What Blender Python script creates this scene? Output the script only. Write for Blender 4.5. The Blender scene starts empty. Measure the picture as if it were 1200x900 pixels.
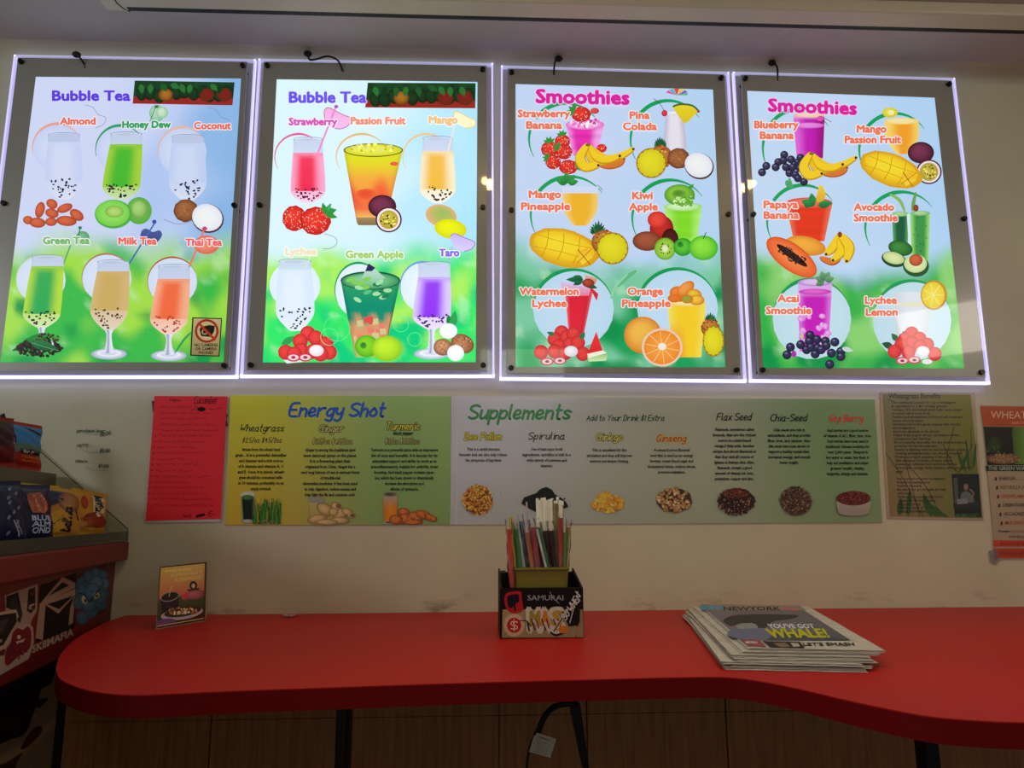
import bpy, bmesh, math, random
import numpy as np
from mathutils import Vector, noise
from mathutils.geometry import tessellate_polygon
random.seed(7)
S = bpy.context.scene
COL = S.collection
# ------------------------------------------------------------------ camera, world, lights
F, CD, CH, YAW, PIT, ROL = 850.0, 1.5355, 1.30, .04445, .17621, -.00385
CP = np.array([0, -CD, CH])
fw = np.array([math.sin(YAW)*math.cos(PIT), math.cos(YAW)*math.cos(PIT), math.sin(PIT)])
r0 = np.array([math.cos(YAW), -math.sin(YAW), 0.0]); u0 = np.cross(r0, fw)
rt = r0*math.cos(ROL)+u0*math.sin(ROL); up = u0*math.cos(ROL)-r0*math.sin(ROL)
cd = bpy.data.cameras.new('camera'); cam = bpy.data.objects.new('camera', cd); COL.objects.link(cam)
cd.sensor_width = 36; cd.lens = F/1200*36; cd.clip_start = .02
from mathutils import Matrix
M = Matrix(((rt[0], up[0], -fw[0], CP[0]), (rt[1], up[1], -fw[1], CP[1]), (rt[2], up[2], -fw[2], CP[2]), (0, 0, 0, 1)))
cam.matrix_world = M; S.camera = cam
S.view_settings.view_transform = 'Standard'; S.view_settings.look = 'None'
S.view_settings.exposure = 0; S.view_settings.gamma = 1; S.view_settings.use_curve_mapping = False
w = bpy.data.worlds.new('dim_shop'); S.world = w; w.use_nodes = True
w.node_tree.nodes['Background'].inputs[0].default_value = (.75, .70, .64, 1)
w.node_tree.nodes['Background'].inputs[1].default_value = .26
def area(name, loc, tgt, sx, sy, power, col):
    l = bpy.data.lights.new(name, 'AREA'); l.shape = 'RECTANGLE'; l.size = sx; l.size_y = sy; l.energy = power; l.color = col
    o = bpy.data.objects.new(name, l); COL.objects.link(o); o.location = loc
    o.rotation_euler = (Vector(tgt)-Vector(loc)).to_track_quat('-Z', 'Y').to_euler(); return o
area('shop_ceiling_light', (2.5, -1.9, 2.28), (.4, 0, 1.0), .8, .4, 8, (1, .88, .74))  # warm main light added out of view, set wide so the boards don't mirror it
area('shop_ceiling_light', (-2.9, -2.0, 2.28), (-.4, 0, 1.2), .8, .4, 13, (.93, .97, 1))  # cool fill added on the left, outside the view
area('serving_hatch_light', (.24, -2.6, 2.07), (.24, 0, 2.07), .48, .32, 1.6, (.9, 1, .75))  # added area light; the boards mirror it as a soft rectangle

FLOOR, CEIL, CT = .05, 2.335, 1.1026          # floor, ceiling and counter-top heights
WHITE_W = 1.0
# ------------------------------------------------------------------ helpers
def lin(c):
    if isinstance(c, str): c = [int(c[i:i+2], 16) for i in (0, 2, 4)]
    return np.array([((x/255+.055)/1.055)**2.4 if x > 10.3 else x/255/12.92 for x in c[:3]])
def mix(a, b, t): return a*(1-t)+b*t
def sm(a, b, x): t = min(1, max(0, (x-a)/(b-a))); return t*t*(3-2*t)
def rays(px, py):
    px = np.asarray(px, float); py = np.asarray(py, float)
    return rt[None]*((px-600)/F)[:, None]+up[None]*((450-py)/F)[:, None]+fw[None]
class Plane:                                   # a real plane in the room; art given in photo coordinates lands on it
    def __init__(s, p, n): s.p = np.array(p, float); s.n = np.array(n, float); s.n /= np.linalg.norm(s.n)
    def at(s, x, y, off=0):
        x = np.atleast_1d(x); y = np.atleast_1d(y)
        d = rays(x, y); t = ((s.p-CP)@s.n)/(d@s.n); q = CP+d*t[:, None]
        return q+s.n*np.asarray(off).reshape(-1, 1)
    def pt(s, x, y, off=0): return Vector(s.at(x, y, off)[0])
WALLP = Plane((0, 0, 0), (0, -1, 0))
def wy(y): return Plane((0, y, 0), (0, -1, 0))
def hz(z): return Plane((0, 0, z), (0, 0, 1))
def rect_map(o, u, v, n):                      # local metres on a flat thing
    o, u, v, n = [np.array(a, float) for a in (o, u, v, n)]
    class Mp:
        def at(s, x, y, off=0): return o+np.outer(x, u)+np.outer(y, v)+np.outer(off, n)
    return Mp()
MATS = {}
def mat(name, col, rough=.5, metal=0, noise_amt=.12, scale=30, bump=0, spec=.5, emit=None, es=0, coat=0, stretch=(1, 1, 1)):
    if name in MATS: return MATS[name]
    m = bpy.data.materials.new(name); m.use_nodes = True; t = m.node_tree; b = t.nodes['Principled BSDF']; MATS[name] = m
    c = lin(col) if isinstance(col, str) else np.array(col)
    tc = t.nodes.new('ShaderNodeTexCoord'); mp = t.nodes.new('ShaderNodeMapping'); mp.inputs['Scale'].default_value = stretch
    n = t.nodes.new('ShaderNodeTexNoise'); n.inputs['Scale'].default_value = scale; n.inputs['Detail'].default_value = 5
    t.links.new(tc.outputs['Object'], mp.inputs[0]); t.links.new(mp.outputs[0], n.inputs['Vector'])
    r = t.nodes.new('ShaderNodeValToRGB'); r.color_ramp.elements[0].position = .3; r.color_ramp.elements[1].position = .7
    r.color_ramp.elements[0].color = (*np.clip(c*(1-noise_amt), 0, 1), 1); r.color_ramp.elements[1].color = (*np.clip(c*(1+noise_amt), 0, 1), 1)
    t.links.new(n.outputs[0], r.inputs[0]); t.links.new(r.outputs[0], b.inputs['Base Color'])
    b.inputs['Roughness'].default_value = rough; b.inputs['Metallic'].default_value = metal
    b.inputs['Specular IOR Level'].default_value = spec; b.inputs['Coat Weight'].default_value = coat
    if bump:
        bp = t.nodes.new('ShaderNodeBump'); bp.inputs['Strength'].default_value = bump; bp.inputs['Distance'].default_value = .002
        t.links.new(n.outputs[0], bp.inputs['Height']); t.links.new(bp.outputs[0], b.inputs['Normal'])
    if emit is not None:
        b.inputs['Emission Color'].default_value = (*lin(emit), 1); b.inputs['Emission Strength'].default_value = es
    return m
def ink(name, emit=0, base=1, rough=.45, spec=.5, coat=0):
    m = bpy.data.materials.new(name); m.use_nodes = True; t = m.node_tree; b = t.nodes['Principled BSDF']
    a = t.nodes.new('ShaderNodeVertexColor'); a.layer_name = 'Col'
    v = t.nodes.new('ShaderNodeVectorMath'); v.operation = 'SCALE'; v.inputs['Scale'].default_value = base
    t.links.new(a.outputs[0], v.inputs[0]); t.links.new(v.outputs[0], b.inputs['Base Color'])
    if emit:
        t.links.new(a.outputs[0], b.inputs['Emission Color']); b.inputs['Emission Strength'].default_value = emit
    b.inputs['Roughness'].default_value = rough; b.inputs['Specular IOR Level'].default_value = spec
    b.inputs['Coat Weight'].default_value = coat; b.inputs['Coat Roughness'].default_value = .03
    return m
INK = ink('printed_ink', rough=.6, spec=.15); BACKLIT = ink('backlit_film', emit=1.0, base=.10, rough=.35, spec=.2, coat=.6)
BACKLIT_DIM = ink('backlit_film_dim', emit=.98, base=.10, rough=.35, spec=.2, coat=.6)
BACKLIT_HOT = ink('backlit_film_bright', emit=1.12, base=.10, rough=.35, spec=.2, coat=.6)
GLOSSY = ink('glossy_print', rough=.22)
def clear(name, tint=(1, 1, 1), alpha=.12, rough=.05, col=(.8, .8, .8), ior=1.45):
    m = bpy.data.materials.new(name); m.use_nodes = True; t = m.node_tree; t.nodes.clear()
    o = t.nodes.new('ShaderNodeOutputMaterial'); tr = t.nodes.new('ShaderNodeBsdfTransparent'); tr.inputs[0].default_value = (*tint, 1)
    pb = t.nodes.new('ShaderNodeBsdfPrincipled'); pb.inputs['Base Color'].default_value = (*col, 1); pb.inputs['Roughness'].default_value = rough
    fr = t.nodes.new('ShaderNodeFresnel'); fr.inputs[0].default_value = ior
    ad = t.nodes.new('ShaderNodeMath'); ad.operation = 'ADD'; ad.inputs[1].default_value = alpha; ad.use_clamp = True
    gl = t.nodes.new('ShaderNodeBsdfGlossy'); gl.inputs['Roughness'].default_value = rough
    m1 = t.nodes.new('ShaderNodeMixShader'); m1.inputs[0].default_value = alpha
    m2 = t.nodes.new('ShaderNodeMixShader')
    t.links.new(tr.outputs[0], m1.inputs[1]); t.links.new(pb.outputs[0], m1.inputs[2])
    t.links.new(fr.outputs[0], m2.inputs[0]); t.links.new(m1.outputs[0], m2.inputs[1]); t.links.new(gl.outputs[0], m2.inputs[2])
    t.links.new(m2.outputs[0], o.inputs[0]); return m
def obj(name, me, m=None, parent=None, label=None, cat=None, group=None, kind=None):
    o = bpy.data.objects.new(name, me); COL.objects.link(o)
    if m is not None and me is not None: me.materials.append(m)
    if parent:                                  # meshes are written in world metres
        o.parent = parent; o.location = -parent.matrix_basis.translation if parent.parent is None else Vector((0, 0, 0))
    tag(o, label, cat, group, kind); return o
def tag(o, label=None, cat=None, group=None, kind=None):
    for k, v in (('label', label), ('category', cat), ('group', group), ('kind', kind)):
        if v: o[k] = v
    return o
def thing(name, loc, label, cat, group=None):
    o = bpy.data.objects.new(name, None); COL.objects.link(o); o.location = loc; o.empty_display_size = .05
    return tag(o, label, cat, group)
def pm(name, vs, fs, smooth=False):
    me = bpy.data.meshes.new(name); me.from_pydata([tuple(v) for v in vs], [], fs); me.update()
    if smooth: me.polygons.foreach_set('use_smooth', [True]*len(me.polygons))
    return me
def box(x0, x1, y0, y1, z0, z1, bev=0, seg=2):
    bm = bmesh.new(); bmesh.ops.create_cube(bm, size=1)
    for v in bm.verts: v.co = ((x0+x1)/2+v.co.x*(x1-x0), (y0+y1)/2+v.co.y*(y1-y0), (z0+z1)/2+v.co.z*(z1-z0))
    if bev: bmesh.ops.bevel(bm, geom=bm.edges[:], offset=bev, segments=seg, affect='EDGES', profile=.5)
    me = bpy.data.meshes.new('m'); bm.to_mesh(me); bm.free(); return me
def prism(pts, d, bev=0):                       # closed polygon of 3-D points pushed along vector d
    n = len(pts); d = Vector(d); P = [Vector(p) for p in pts]
    fs = [list(range(n))[::-1], list(range(n, 2*n))]+[[i, (i+1) % n, n+(i+1) % n, n+i] for i in range(n)]
    me = pm('m', P+[p+d for p in P], fs)
    bm = bmesh.new(); bm.from_mesh(me); bmesh.ops.recalc_face_normals(bm, faces=bm.faces)
    if bev: bmesh.ops.bevel(bm, geom=bm.edges[:], offset=bev, segments=2, affect='EDGES', profile=.5)
    bm.to_mesh(me); bm.free(); return me
def tube(pts, r, n=8, cap=True, r2=None):
    P = [Vector(p) for p in pts]; vs = []; fs = []; k = len(P); N = None
    for i, p in enumerate(P):
        T = (P[min(i+1, k-1)]-P[max(i-1, 0)]).normalized()
        if N is None: N = T.orthogonal().normalized()
        N = (N-T*N.dot(T)).normalized(); B = T.cross(N); rr = r if r2 is None else r+(r2-r)*i/(k-1)
        for j in range(n): a = 2*math.pi*j/n; vs.append(p+(N*math.cos(a)+B*math.sin(a))*rr)
    for i in range(k-1):
        for j in range(n): fs.append([i*n+j, i*n+(j+1) % n, (i+1)*n+(j+1) % n, (i+1)*n+j])
    if cap: fs += [list(range(n))[::-1], list(range((k-1)*n, k*n))]
    return pm('m', vs, fs, True)
def smooth3(pts, k=5):
    P = [np.array(p, float) for p in pts]; out = []
    for i in range(len(P)-1):
        a = P[max(i-1, 0)]; b = P[i]; c = P[i+1]; d = P[min(i+2, len(P)-1)]
        for j in range(k):
            t = j/k; out.append(.5*((2*b)+(c-a)*t+(2*a-5*b+4*c-d)*t*t+(3*b-a-3*c+d)*t**3))
    out.append(P[-1]); return out
def smooth2(pts, k=4, closed=True):
    P = [np.array(p, float) for p in pts]; n = len(P); out = []
    for i in range(n if closed else n-1):
        a, b, c, d = (P[(i+j) % n] for j in (-1, 0, 1, 2)) if closed else (P[max(i-1, 0)], P[i], P[i+1], P[min(i+2, n-1)])
        for j in range(k):
            t = j/k; out.append(.5*((2*b)+(c-a)*t+(2*a-5*b+4*c-d)*t*t+(3*b-a-3*c+d)*t**3))
    if not closed: out.append(P[-1])
    return out
# ------------------------------------------------------------------ stroke lettering (marker and brush script)
GL = {'a':'4h2i0g0e1d3d4f 4i4d5d','b':'0l0d 0g2i4h4e2d0e','c':'4h2i0g0e2d4e','d':'4h2i0g0e2d4f 4l4d','e':'0f4g3i1i0g0e2d4e','f':'4k3l1k1d 0i3i',
'g':'4h2i0g0e2d4f 4i4c3a0b','h':'0l0d 0g2i4h4d','i':'1i1d 1k1k','j':'2i2b0a 2k2k','k':'0l0d 4i0f4d','l':'0l0e1d','m':'0i0d 0g2i3g3d 3g5i6g6d',
'n':'0i0d 0g2i4h4d','o':'2i0g0e2d4e4g2i','p':'0i0a 0g2i4h4e2d0e','q':'4h2i0g0e2d4f 4i4a','r':'0i0d 0g2i4i','s':'4h2i0h1g3f4e2d0e','t':'1l1e2d3d 0i3i',
'u':'0i0e1d3e4g 4i4d','v':'0i2d4i','w':'0i1d3h5d6i','x':'0i4d 4i0d','y':'0i0f2e4g 4i4c2a0b','z':'0i4i0d4d','A':'0d2l5d 1g4g','B':'0l0d 0l3l4j3h0h 3h5g4d0d',
'C':'5k3l0j0f2d5e','D':'0l0d 0l3l5i4e2d0d','E':'5l0l0d5d 0h4h','F':'5l0l0d 0h4h','G':'5k3l0j0f2d5e5g3g','H':'0l0d 5l5d 0h5h','I':'0l0d','K':'0l0d 5l0h5d',
'L':'0l0d4d','M':'0d0l3g6l6d','N':'0d0l5d5l','O':'2l0i0f2d5f5i2l','P':'0l0d 0l4l5j4h0h','R':'0l0d 0l4l5j4h0h 2h5d','S':'5k3l0k0i5g5e2d0e','T':'0l6l 3l3d',
'U':'0l0f2d5f5l','V':'0l3d6l','W':'0l1d3i5d7l','Y':'0l3h6l 3h3d','0':'2l0i0f2d4f4i2l','1':'0j1l1d','2':'0j2l4j0d4d','3':'0l4l2h4f2d0e','4':'4g0g3l3d',
'5':'4l0l0h3h4f2d0e','6':'4l0g0e2d4e3g0f','7':'0l4l1d','8':'2h0j2l4j2h0f2d4f2h','9':'4i2h0j2l4j4d','$':'4j2k0i4g2e0f 2m2c','.':'0d0d',',':'0d0c','-':'0g3g','/':'3m0c'}
def strokes(s):
    out = []; x = 0
    for ch in s:
        if ch == ' ': x += 3.2; continue
        mx = 0
        for st in GL.get(ch, '0d0d').split():
            pts = [(int(st[i]), ord(st[i+1])-100) for i in range(0, len(st), 2)]
            mx = max(mx, max(p[0] for p in pts)); out.append([(x+a, b) for a, b in pts])
        x += mx+1.7
    return out, x-1.7
_tc = {}
def glyphs(s, bold=0, res=2, sp=0):
    k = (s, bold, res, sp)
    if k in _tc: return _tc[k]
    c = bpy.data.curves.new('t', 'FONT'); c.body = s; c.size = 1; c.offset = bold; c.resolution_u = res; c.space_character = 1+sp*2.2
    o = bpy.data.objects.new('t', c); me = bpy.data.meshes.new_from_object(o)
    me.calc_loop_triangles(); v = np.array([tuple(q.co) for q in me.vertices]).reshape(-1, 3)[:, :2].copy()
    y = v[:, 1]; v[:, 1] = np.where(y < 0, y, np.interp(y, [0, .485, .53, .75, 1], [0, .515, .59, .75, 1]))   # taller small letters
    f = [tuple(t.vertices) for t in me.loop_triangles]
    bpy.data.objects.remove(o); bpy.data.curves.remove(c); bpy.data.meshes.remove(me)
    _tc[k] = (v, f); return _tc[k]
class Art:                                      # layered flat print: every call lays one more film of ink on the sheet
    def __init__(s, plane, eps=6e-6, gain=1.0, base=0, cap=.9):
        s.pl = plane; s.eps = eps; s.v = []; s.f = []; s.c = []; s.L = 0; s.dl = 1; s.gain = gain; s.base = base; s.cap = cap
    def add(s, vs, fs, cs, dl=None, zo=None):
        b = len(s.v); s.L += s.dl if dl is None else dl
        s.v += [(p[0], p[1], s.L+(zo[i] if zo else 0)) for i, p in enumerate(vs)]; s.f += [tuple(i+b for i in f) for f in fs]; s.c += [np.minimum(c*s.gain, s.cap) for c in cs]
    def split(s, L):                             # cut big facets so the print follows a curved pouch
        out = []; st = [(f[0], f[i], f[i+1]) for f in s.f for i in range(1, len(f)-1)]
        while st:
            t = st.pop(); d = [math.hypot(s.v[t[i]][0]-s.v[t[(i+1) % 3]][0], s.v[t[i]][1]-s.v[t[(i+1) % 3]][1]) for i in range(3)]; i = d.index(max(d))
            if d[i] < L: out.append(t); continue
            a, b, c = t[i], t[(i+1) % 3], t[(i+2) % 3]; m = len(s.v); s.v.append(tuple((p+q)/2 for p, q in zip(s.v[a], s.v[b]))); s.c.append((s.c[a]+s.c[b])/2); st += [(a, m, c), (m, b, c)]
        s.f = out
    def build(s, name, m, parent=None, **k):
        v = np.array(s.v, float); q = s.pl.at(v[:, 0], v[:, 1], s.base+v[:, 2]*s.eps)
        me = pm(name, q, s.f); a = me.color_attributes.new('Col', 'FLOAT_COLOR', 'POINT')
        a.data.foreach_set('color', np.concatenate([np.array(s.c), np.ones((len(v), 1))], 1).ravel().astype(np.float32))
        return obj(name, me, m, parent, **k)
    def poly(s, pts, col, col2=None, sm_=0):
        P = smooth2(pts, 4) if sm_ else [np.array(p, float) for p in pts]; c = lin(col)
        tr = tessellate_polygon([[Vector((p[0], p[1], 0)) for p in P]])
        if col2 is None: cs = [c]*len(P)
        else:
            c2 = lin(col2); ys = [p[1] for p in P]; a, b = min(ys), max(ys); cs = [mix(c, c2, (y-a)/(b-a+1e-9)) for y in ys]
        s.add([tuple(p) for p in P], [tuple(t) for t in tr], cs)
    def quad(s, c4, fn, nx=8, ny=8):            # corners TL TR BR BL; fn(u,v,x,y) -> linear colour
        A, B, C, D = [np.array(p, float) for p in c4]; vs = []; cs = []
        for j in range(ny+1):
            for i in range(nx+1):
                u, v = i/nx, j/ny; p = (A*(1-u)+B*u)*(1-v)+(D*(1-u)+C*u)*v
                vs.append(tuple(p)); cs.append(fn(u, v, p[0], p[1]))
        s.add(vs, [(j*(nx+1)+i, j*(nx+1)+i+1, (j+1)*(nx+1)+i+1, (j+1)*(nx+1)+i) for j in range(ny) for i in range(nx)], cs)
    def blob(s, x, y, rx, ry, col, edge=None, rot=0, hl=(-.25, -.3), n=22, wob=0, a0=0, a1=360):
        c = lin(col); e = lin(edge) if edge else c; vs = [(x+hl[0]*rx*(edge is not None), y+hl[1]*ry*(edge is not None))]; cs = [c]; fs = []
        rings = (.5, .8, 1) if edge else (1,); ca, sa = math.cos(math.radians(rot)), math.sin(math.radians(rot)); full = abs(a1-a0-360) < 1e-6
        m_ = n if full else n+1
        for k, rr in enumerate(rings):
            for j in range(m_):
                a = math.radians(a0+(a1-a0)*j/n); ww = 1+wob*math.sin(j*2.7+x) if wob else 1
                dx, dy = rx*rr*ww*math.cos(a), ry*rr*ww*math.sin(a); h = 1-rr
                hx, hy = (hl[0]*rx*h, hl[1]*ry*h) if edge else (0, 0)
                vs.append((x+dx*ca-dy*sa+hx, y+dx*sa+dy*ca+hy)); cs.append(mix(c, e, rr**2.2))
        for j in range(m_ if full else n): fs.append((0, 1+j, 1+(j+1) % m_))
        for k in range(len(rings)-1):
            for j in range(m_ if full else n):
                a, b = 1+k*m_, 1+(k+1)*m_; fs.append((a+j, b+j, b+(j+1) % m_, a+(j+1) % m_))
        s.add(vs, fs, cs)
    def ring(s, x, y, rx, ry, w0, w1, a0, a1, col, n=28):   # tapering arc, degrees, y down
        c = lin(col); vs = []; 
        for j in range(n+1):
            t = j/n; a = math.radians(a0+(a1-a0)*t); ww = (w0+(w1-w0)*t)/2 if w1 >= 0 else w0*math.sin(math.pi*t)/2+.15
            vs += [(x+(rx-ww)*math.cos(a), y+(ry-ww)*math.sin(a)), (x+(rx+ww)*math.cos(a), y+(ry+ww)*math.sin(a))]
        s.add(vs, [(2*j, 2*j+1, 2*j+3, 2*j+2) for j in range(n)], [c]*len(vs))
    def line(s, pts, w, col, w1=None, cap=True, k=0, col2=None):
        P = smooth2(pts, k, False) if k else [np.array(p, float) for p in pts]; c = lin(col); c2 = lin(col2) if col2 else c; vs = []; fs = []; cs = []; n = len(P)
        if n == 2 and np.allclose(P[0], P[1]): P[1] = P[1]+np.array([.01, 0])
        for i, p in enumerate(P):
            d = P[min(i+1, n-1)]-P[max(i-1, 0)]; l = np.hypot(*d) or 1; nn = np.array([-d[1], d[0]])/l
            t = i/(n-1); ww = (w if w1 is None else (w+(w1-w)*t) if w1 >= 0 else w*(.35+.65*math.sin(math.pi*min(1, max(0, .08+.84*t)))))/2
            vs += [tuple(p+nn*ww), tuple(p-nn*ww)]; cs += [c, c2] if col2 else [c, c]
        fs = [(2*i, 2*i+1, 2*i+3, 2*i+2) for i in range(n-1)]; zo = {i: 0 for i in range(2*n)}
        if cap:
            for i in ([0, n-1] if k else range(n)):
                t = i/(n-1); ww = (w if w1 is None else (w+(w1-w)*t) if w1 >= 0 else w*.42)/2; b = len(vs)
                q_ = .2+.2*(i % 3)
                for j in range(8): a = math.pi*j/4; zo[len(vs)] = q_; vs.append((P[i][0]+ww*math.cos(a), P[i][1]+ww*math.sin(a))); cs.append(c)
                fs.append(tuple(range(b, b+8)))
        s.add(vs, fs, cs, zo=zo)
    def lathe(s, cx, prof, cols, n=10, cx1=None):   # prof [(y, half width)], cols fn(u in -1..1, t) -> colour
        cx1 = cx if cx1 is None else cx1; y0, y1 = prof[0][0], prof[-1][0]; vs = []; cs = []
        for y, h in prof:
            t = (y-y0)/(y1-y0); c = cx+(cx1-cx)*t
            for i in range(n+1): u = -1+2*i/n; vs.append((c+u*h, y)); cs.append(cols(u, t))
        k = n+1; s.add(vs, [(j*k+i, j*k+i+1, (j+1)*k+i+1, (j+1)*k+i) for j in range(len(prof)-1) for i in range(n)], cs)
    def text(s, t, x0, x1, yb, h, col, yb1=None, bold=.02, shear=0, halo=None, hw=.05, res=2):
        yb1 = yb if yb1 is None else yb1
        v, f = glyphs(t, bold if bold <= .035 else 0, res)
        if len(v) == 0: return
        a, b = v[:, 0].min(), v[:, 0].max(); k = (x1-x0)/(b-a); hs = abs(h)/.73; sg = 1 if h > 0 else -1
        X = x0+(v[:, 0]-a)*k+shear*v[:, 1]*hs; tt = (X-x0)/(x1-x0); Y = yb+(yb1-yb)*tt-v[:, 1]*hs*sg
        ex = (bold if bold > .035 else 0)*hs; d0 = s.dl
        for r, cc, m in ([(ex+hw*hs, halo, 10)] if halo else [])+[(ex, col, 6 if ex else 1)]:
            s.dl = d0
            for q in range(m):
                an = 6.2832*q/m; ox, oy = (r*math.cos(an), r*math.sin(an)) if m > 1 else (0, 0); s.add(list(zip(X+ox, Y+oy)), f, [lin(cc)]*len(v)); s.dl = min(d0, .15)
        s.dl = d0
    def para(s, lines, cx, y0, dy, ch, h, col, bold=.02, left=None, cw=None):
        d0 = s.dl; s.dl = .05
        for i, l in enumerate(lines):
            if not l: continue
            wd = len(l)*ch
            x0 = cx-wd/2 if left is None else left
            s.text(l, x0, x0+wd, y0+i*dy, h, col, bold=bold, res=1)
        s.dl = d0
    def hand(s, t, x0, x1, yb, h, col, w=1.2, shear=.22, halo=None, hw=1, yb1=None):
        st, W = strokes(t); k = (x1-x0)/max(W, .1); q = h/8; yb1 = yb if yb1 is None else yb1
        for (ww, cc) in ([(w+hw, halo)] if halo else [])+[(w, col)]:
            for p in st:
                P = [np.array(((a*k+x0+shear*b*q), yb+(yb1-yb)*(a*k)/(x1-x0)-b*q)) for a, b in p]
                if len(P) > 2:
                    for _ in range(2):
                        Q = [P[0]]
                        for i in range(len(P)-1): Q += [P[i]*.78+P[i+1]*.22, P[i]*.22+P[i+1]*.78]
                        P = Q+[P[-1]]
                s.line(P, ww, cc, k=0)
    def squig(s, x0, x1, y, h, col, w=.5):
        x = x0; d0 = s.dl; s.dl = .1
        while x < x1:
            L = random.uniform(4, 11); pts = []; xx = x
            while xx < min(x+L, x1): pts.append((xx, y+random.uniform(-h, h)*.5)); xx += .9
            if len(pts) > 2: s.line(pts, w, col, cap=False)
            x += L+random.uniform(1, 2)
        s.dl = d0
    def scatter(s, x, y, rx, ry, n, r, cols, sq=.7):
        d0 = s.dl; s.dl = .15
        for _ in range(n):
            a = random.uniform(0, 6.28); q = math.sqrt(random.random()); rr = r*random.uniform(.6, 1.2)
            s.blob(x+rx*q*math.cos(a), y+ry*q*math.sin(a), rr, rr*random.uniform(sq, 1), random.choice(cols), n=6, rot=random.uniform(0, 180))
        s.dl = d0
    def leaf(s, x, y, L, W, ang, col, col2=None):
        ca, sa = math.cos(math.radians(ang)), math.sin(math.radians(ang))
        pts = [(t*L, (-1)**k*W*math.sin(math.pi*t**.8)/2) for k, ts in ((0, (0, .2, .4, .6, .8, 1)), (1, (.8, .6, .4, .2))) for t in ts]
        s.poly([(x+a*ca-b*sa, y+a*sa+b*ca) for a, b in pts], col, col2)
    # ---- fruit and drinks of the menus
    def glass(s, cx, top, wd, lt, lb, bot, core, edge, foot=None, pearl='20182c', rim='b8c4dc', cx1=None, empty='c8d4ec', ptop=None):
        h = wd/2; cc, ce, cr, cm = lin(core), lin(edge), lin(rim), lin(empty); cx1 = cx if cx1 is None else cx1
        if foot:
            cf = lin('dfe4f4'); cg = lin('8f98b0')
            s.lathe(cx1, [(bot-4, 5), (bot+1, 4.5), (bot+4, 3.2), (bot+9, 3), (foot-9, 4.2), (foot-3, 8)], lambda u, t: mix(cg, cf, min(1, abs(u+.3)*1.6)), 8)
            s.blob(cx1, foot, 21, 6.5, 'eef0fc', '9aa8c4', hl=(0, -.3)); s.blob(cx1, foot-1, 14, 3.6, 'c4cce4', 'f2f4ff', hl=(0, 0))
            s.lathe(cx1, [(foot-12, 3.4), (foot-5, 4), (foot-1, 6)], lambda u, t: mix(cg, cf, min(1, abs(u+.3)*1.6)), 8)
        s.lathe(cx, [(top, h*.97), (lt, h), (lt+2, h)], lambda u, t: mix(cr, cm, .4+.6*t-.3*(abs(u) > .9)), 10)
        pr = [(lt, h*.99)]; 
        for k in range(1, 7): pr.append((lt+(lb-lt)*k/6, h*(1+.16*math.sin(k/6*1.6))))
        s.lathe(cx, pr, lambda u, t: mix(cc, ce, sm(.25, .95, abs(u+.08))*.95+.05*(1-t) if t > .06 else .6), 14, cx1=cx1)
        q = pr[-1][1]; lo = [(lb+(bot-lb)*k/6, max(q*math.cos(k/6*1.32), 2)) for k in range(7)]
        cp_ = mix(ce, lin('f4f4fc'), .45); s.lathe(cx1, lo, lambda u, t: mix(cp_, ce, (1-t)*.7), 10)
        d0 = s.dl; s.dl = .15
        for k in range(28):
            t = random.random(); y = lb-3+(bot-lb)*t*1.02; hw = q*math.cos(min(1, max(0, t))*1.32)*.88
            s.blob(cx1+random.uniform(-hw, hw), y, random.uniform(.9, 1.9), random.uniform(.8, 1.5), pearl, n=7)
        s.dl = d0
        s.ring(cx, top, h*.97, 2.4, .8, .8, 0, 360, '8a98b4'); s.blob(cx, top+1.2, h*.9, 2.6, rim, empty)
        s.ring(cx, lt, h*.95, 1.8, .6, .6, 0, 180, edge)
    def straw(s, x0, y0, x1, y1, col, w=1.6): s.line([(x0, y0), (x1, y1)], w, col)
    def strawb(s, x, y, rx, ry, rot=0, dots='ffd8c0', lf=True, la=-90):
        s.blob(x, y, rx, ry, 'e83a2c', 'b81a1c', rot=rot, wob=.03)
        for _ in range(int(rx*ry/4.5)):
            a = random.uniform(0, 6.28); q = math.sqrt(random.random())*.9; s.blob(x+rx*q*math.cos(a), y+ry*q*math.sin(a), .5, .6, dots, n=5)
        if lf:
            ax, ay = x+rx*.8*math.cos(math.radians(la)), y+ry*.8*math.sin(math.radians(la))
            for d in (-70, -30, 10, 50): s.leaf(ax, ay, rx*.8, rx*.35, la+d, '2e9038')
    def banana(s, pts, wd, col='f0cc28', sh='c89818', tip='3a2410'):
        s.line(pts, wd, sh, w1=-1, k=6); s.line([(x-.4, y-.9) for x, y in pts], wd*.8, col, w1=-1, k=6); s.blob(pts[-1][0], pts[-1][1], 1.6, 1.6, tip, n=8)
    def bunch(s, x, y, k=1.0):
        f = lambda L: [(x+a*k, y+b*k) for a, b in L]
        s.banana(f([(8, 22), (24, 26), (38, 23), (43, 17)]), 8*k, 'd87830', 'b85a28')
        s.banana(f([(2, 5), (3, 15), (10, 22), (22, 22)]), 9*k, 'e8c028')
        s.banana(f([(4, 4), (22, 17), (40, 14), (54, 6)]), 9*k); s.banana(f([(3, 3), (12, 16), (26, 18), (38, 14)]), 11*k); s.banana(f([(0, 2), (-8, 16), (-2, 27), (13, 25)]), 13*k)
        s.blob(x+1*k, y+1*k, 3*k, 2*k, '8a6a28')
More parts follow.
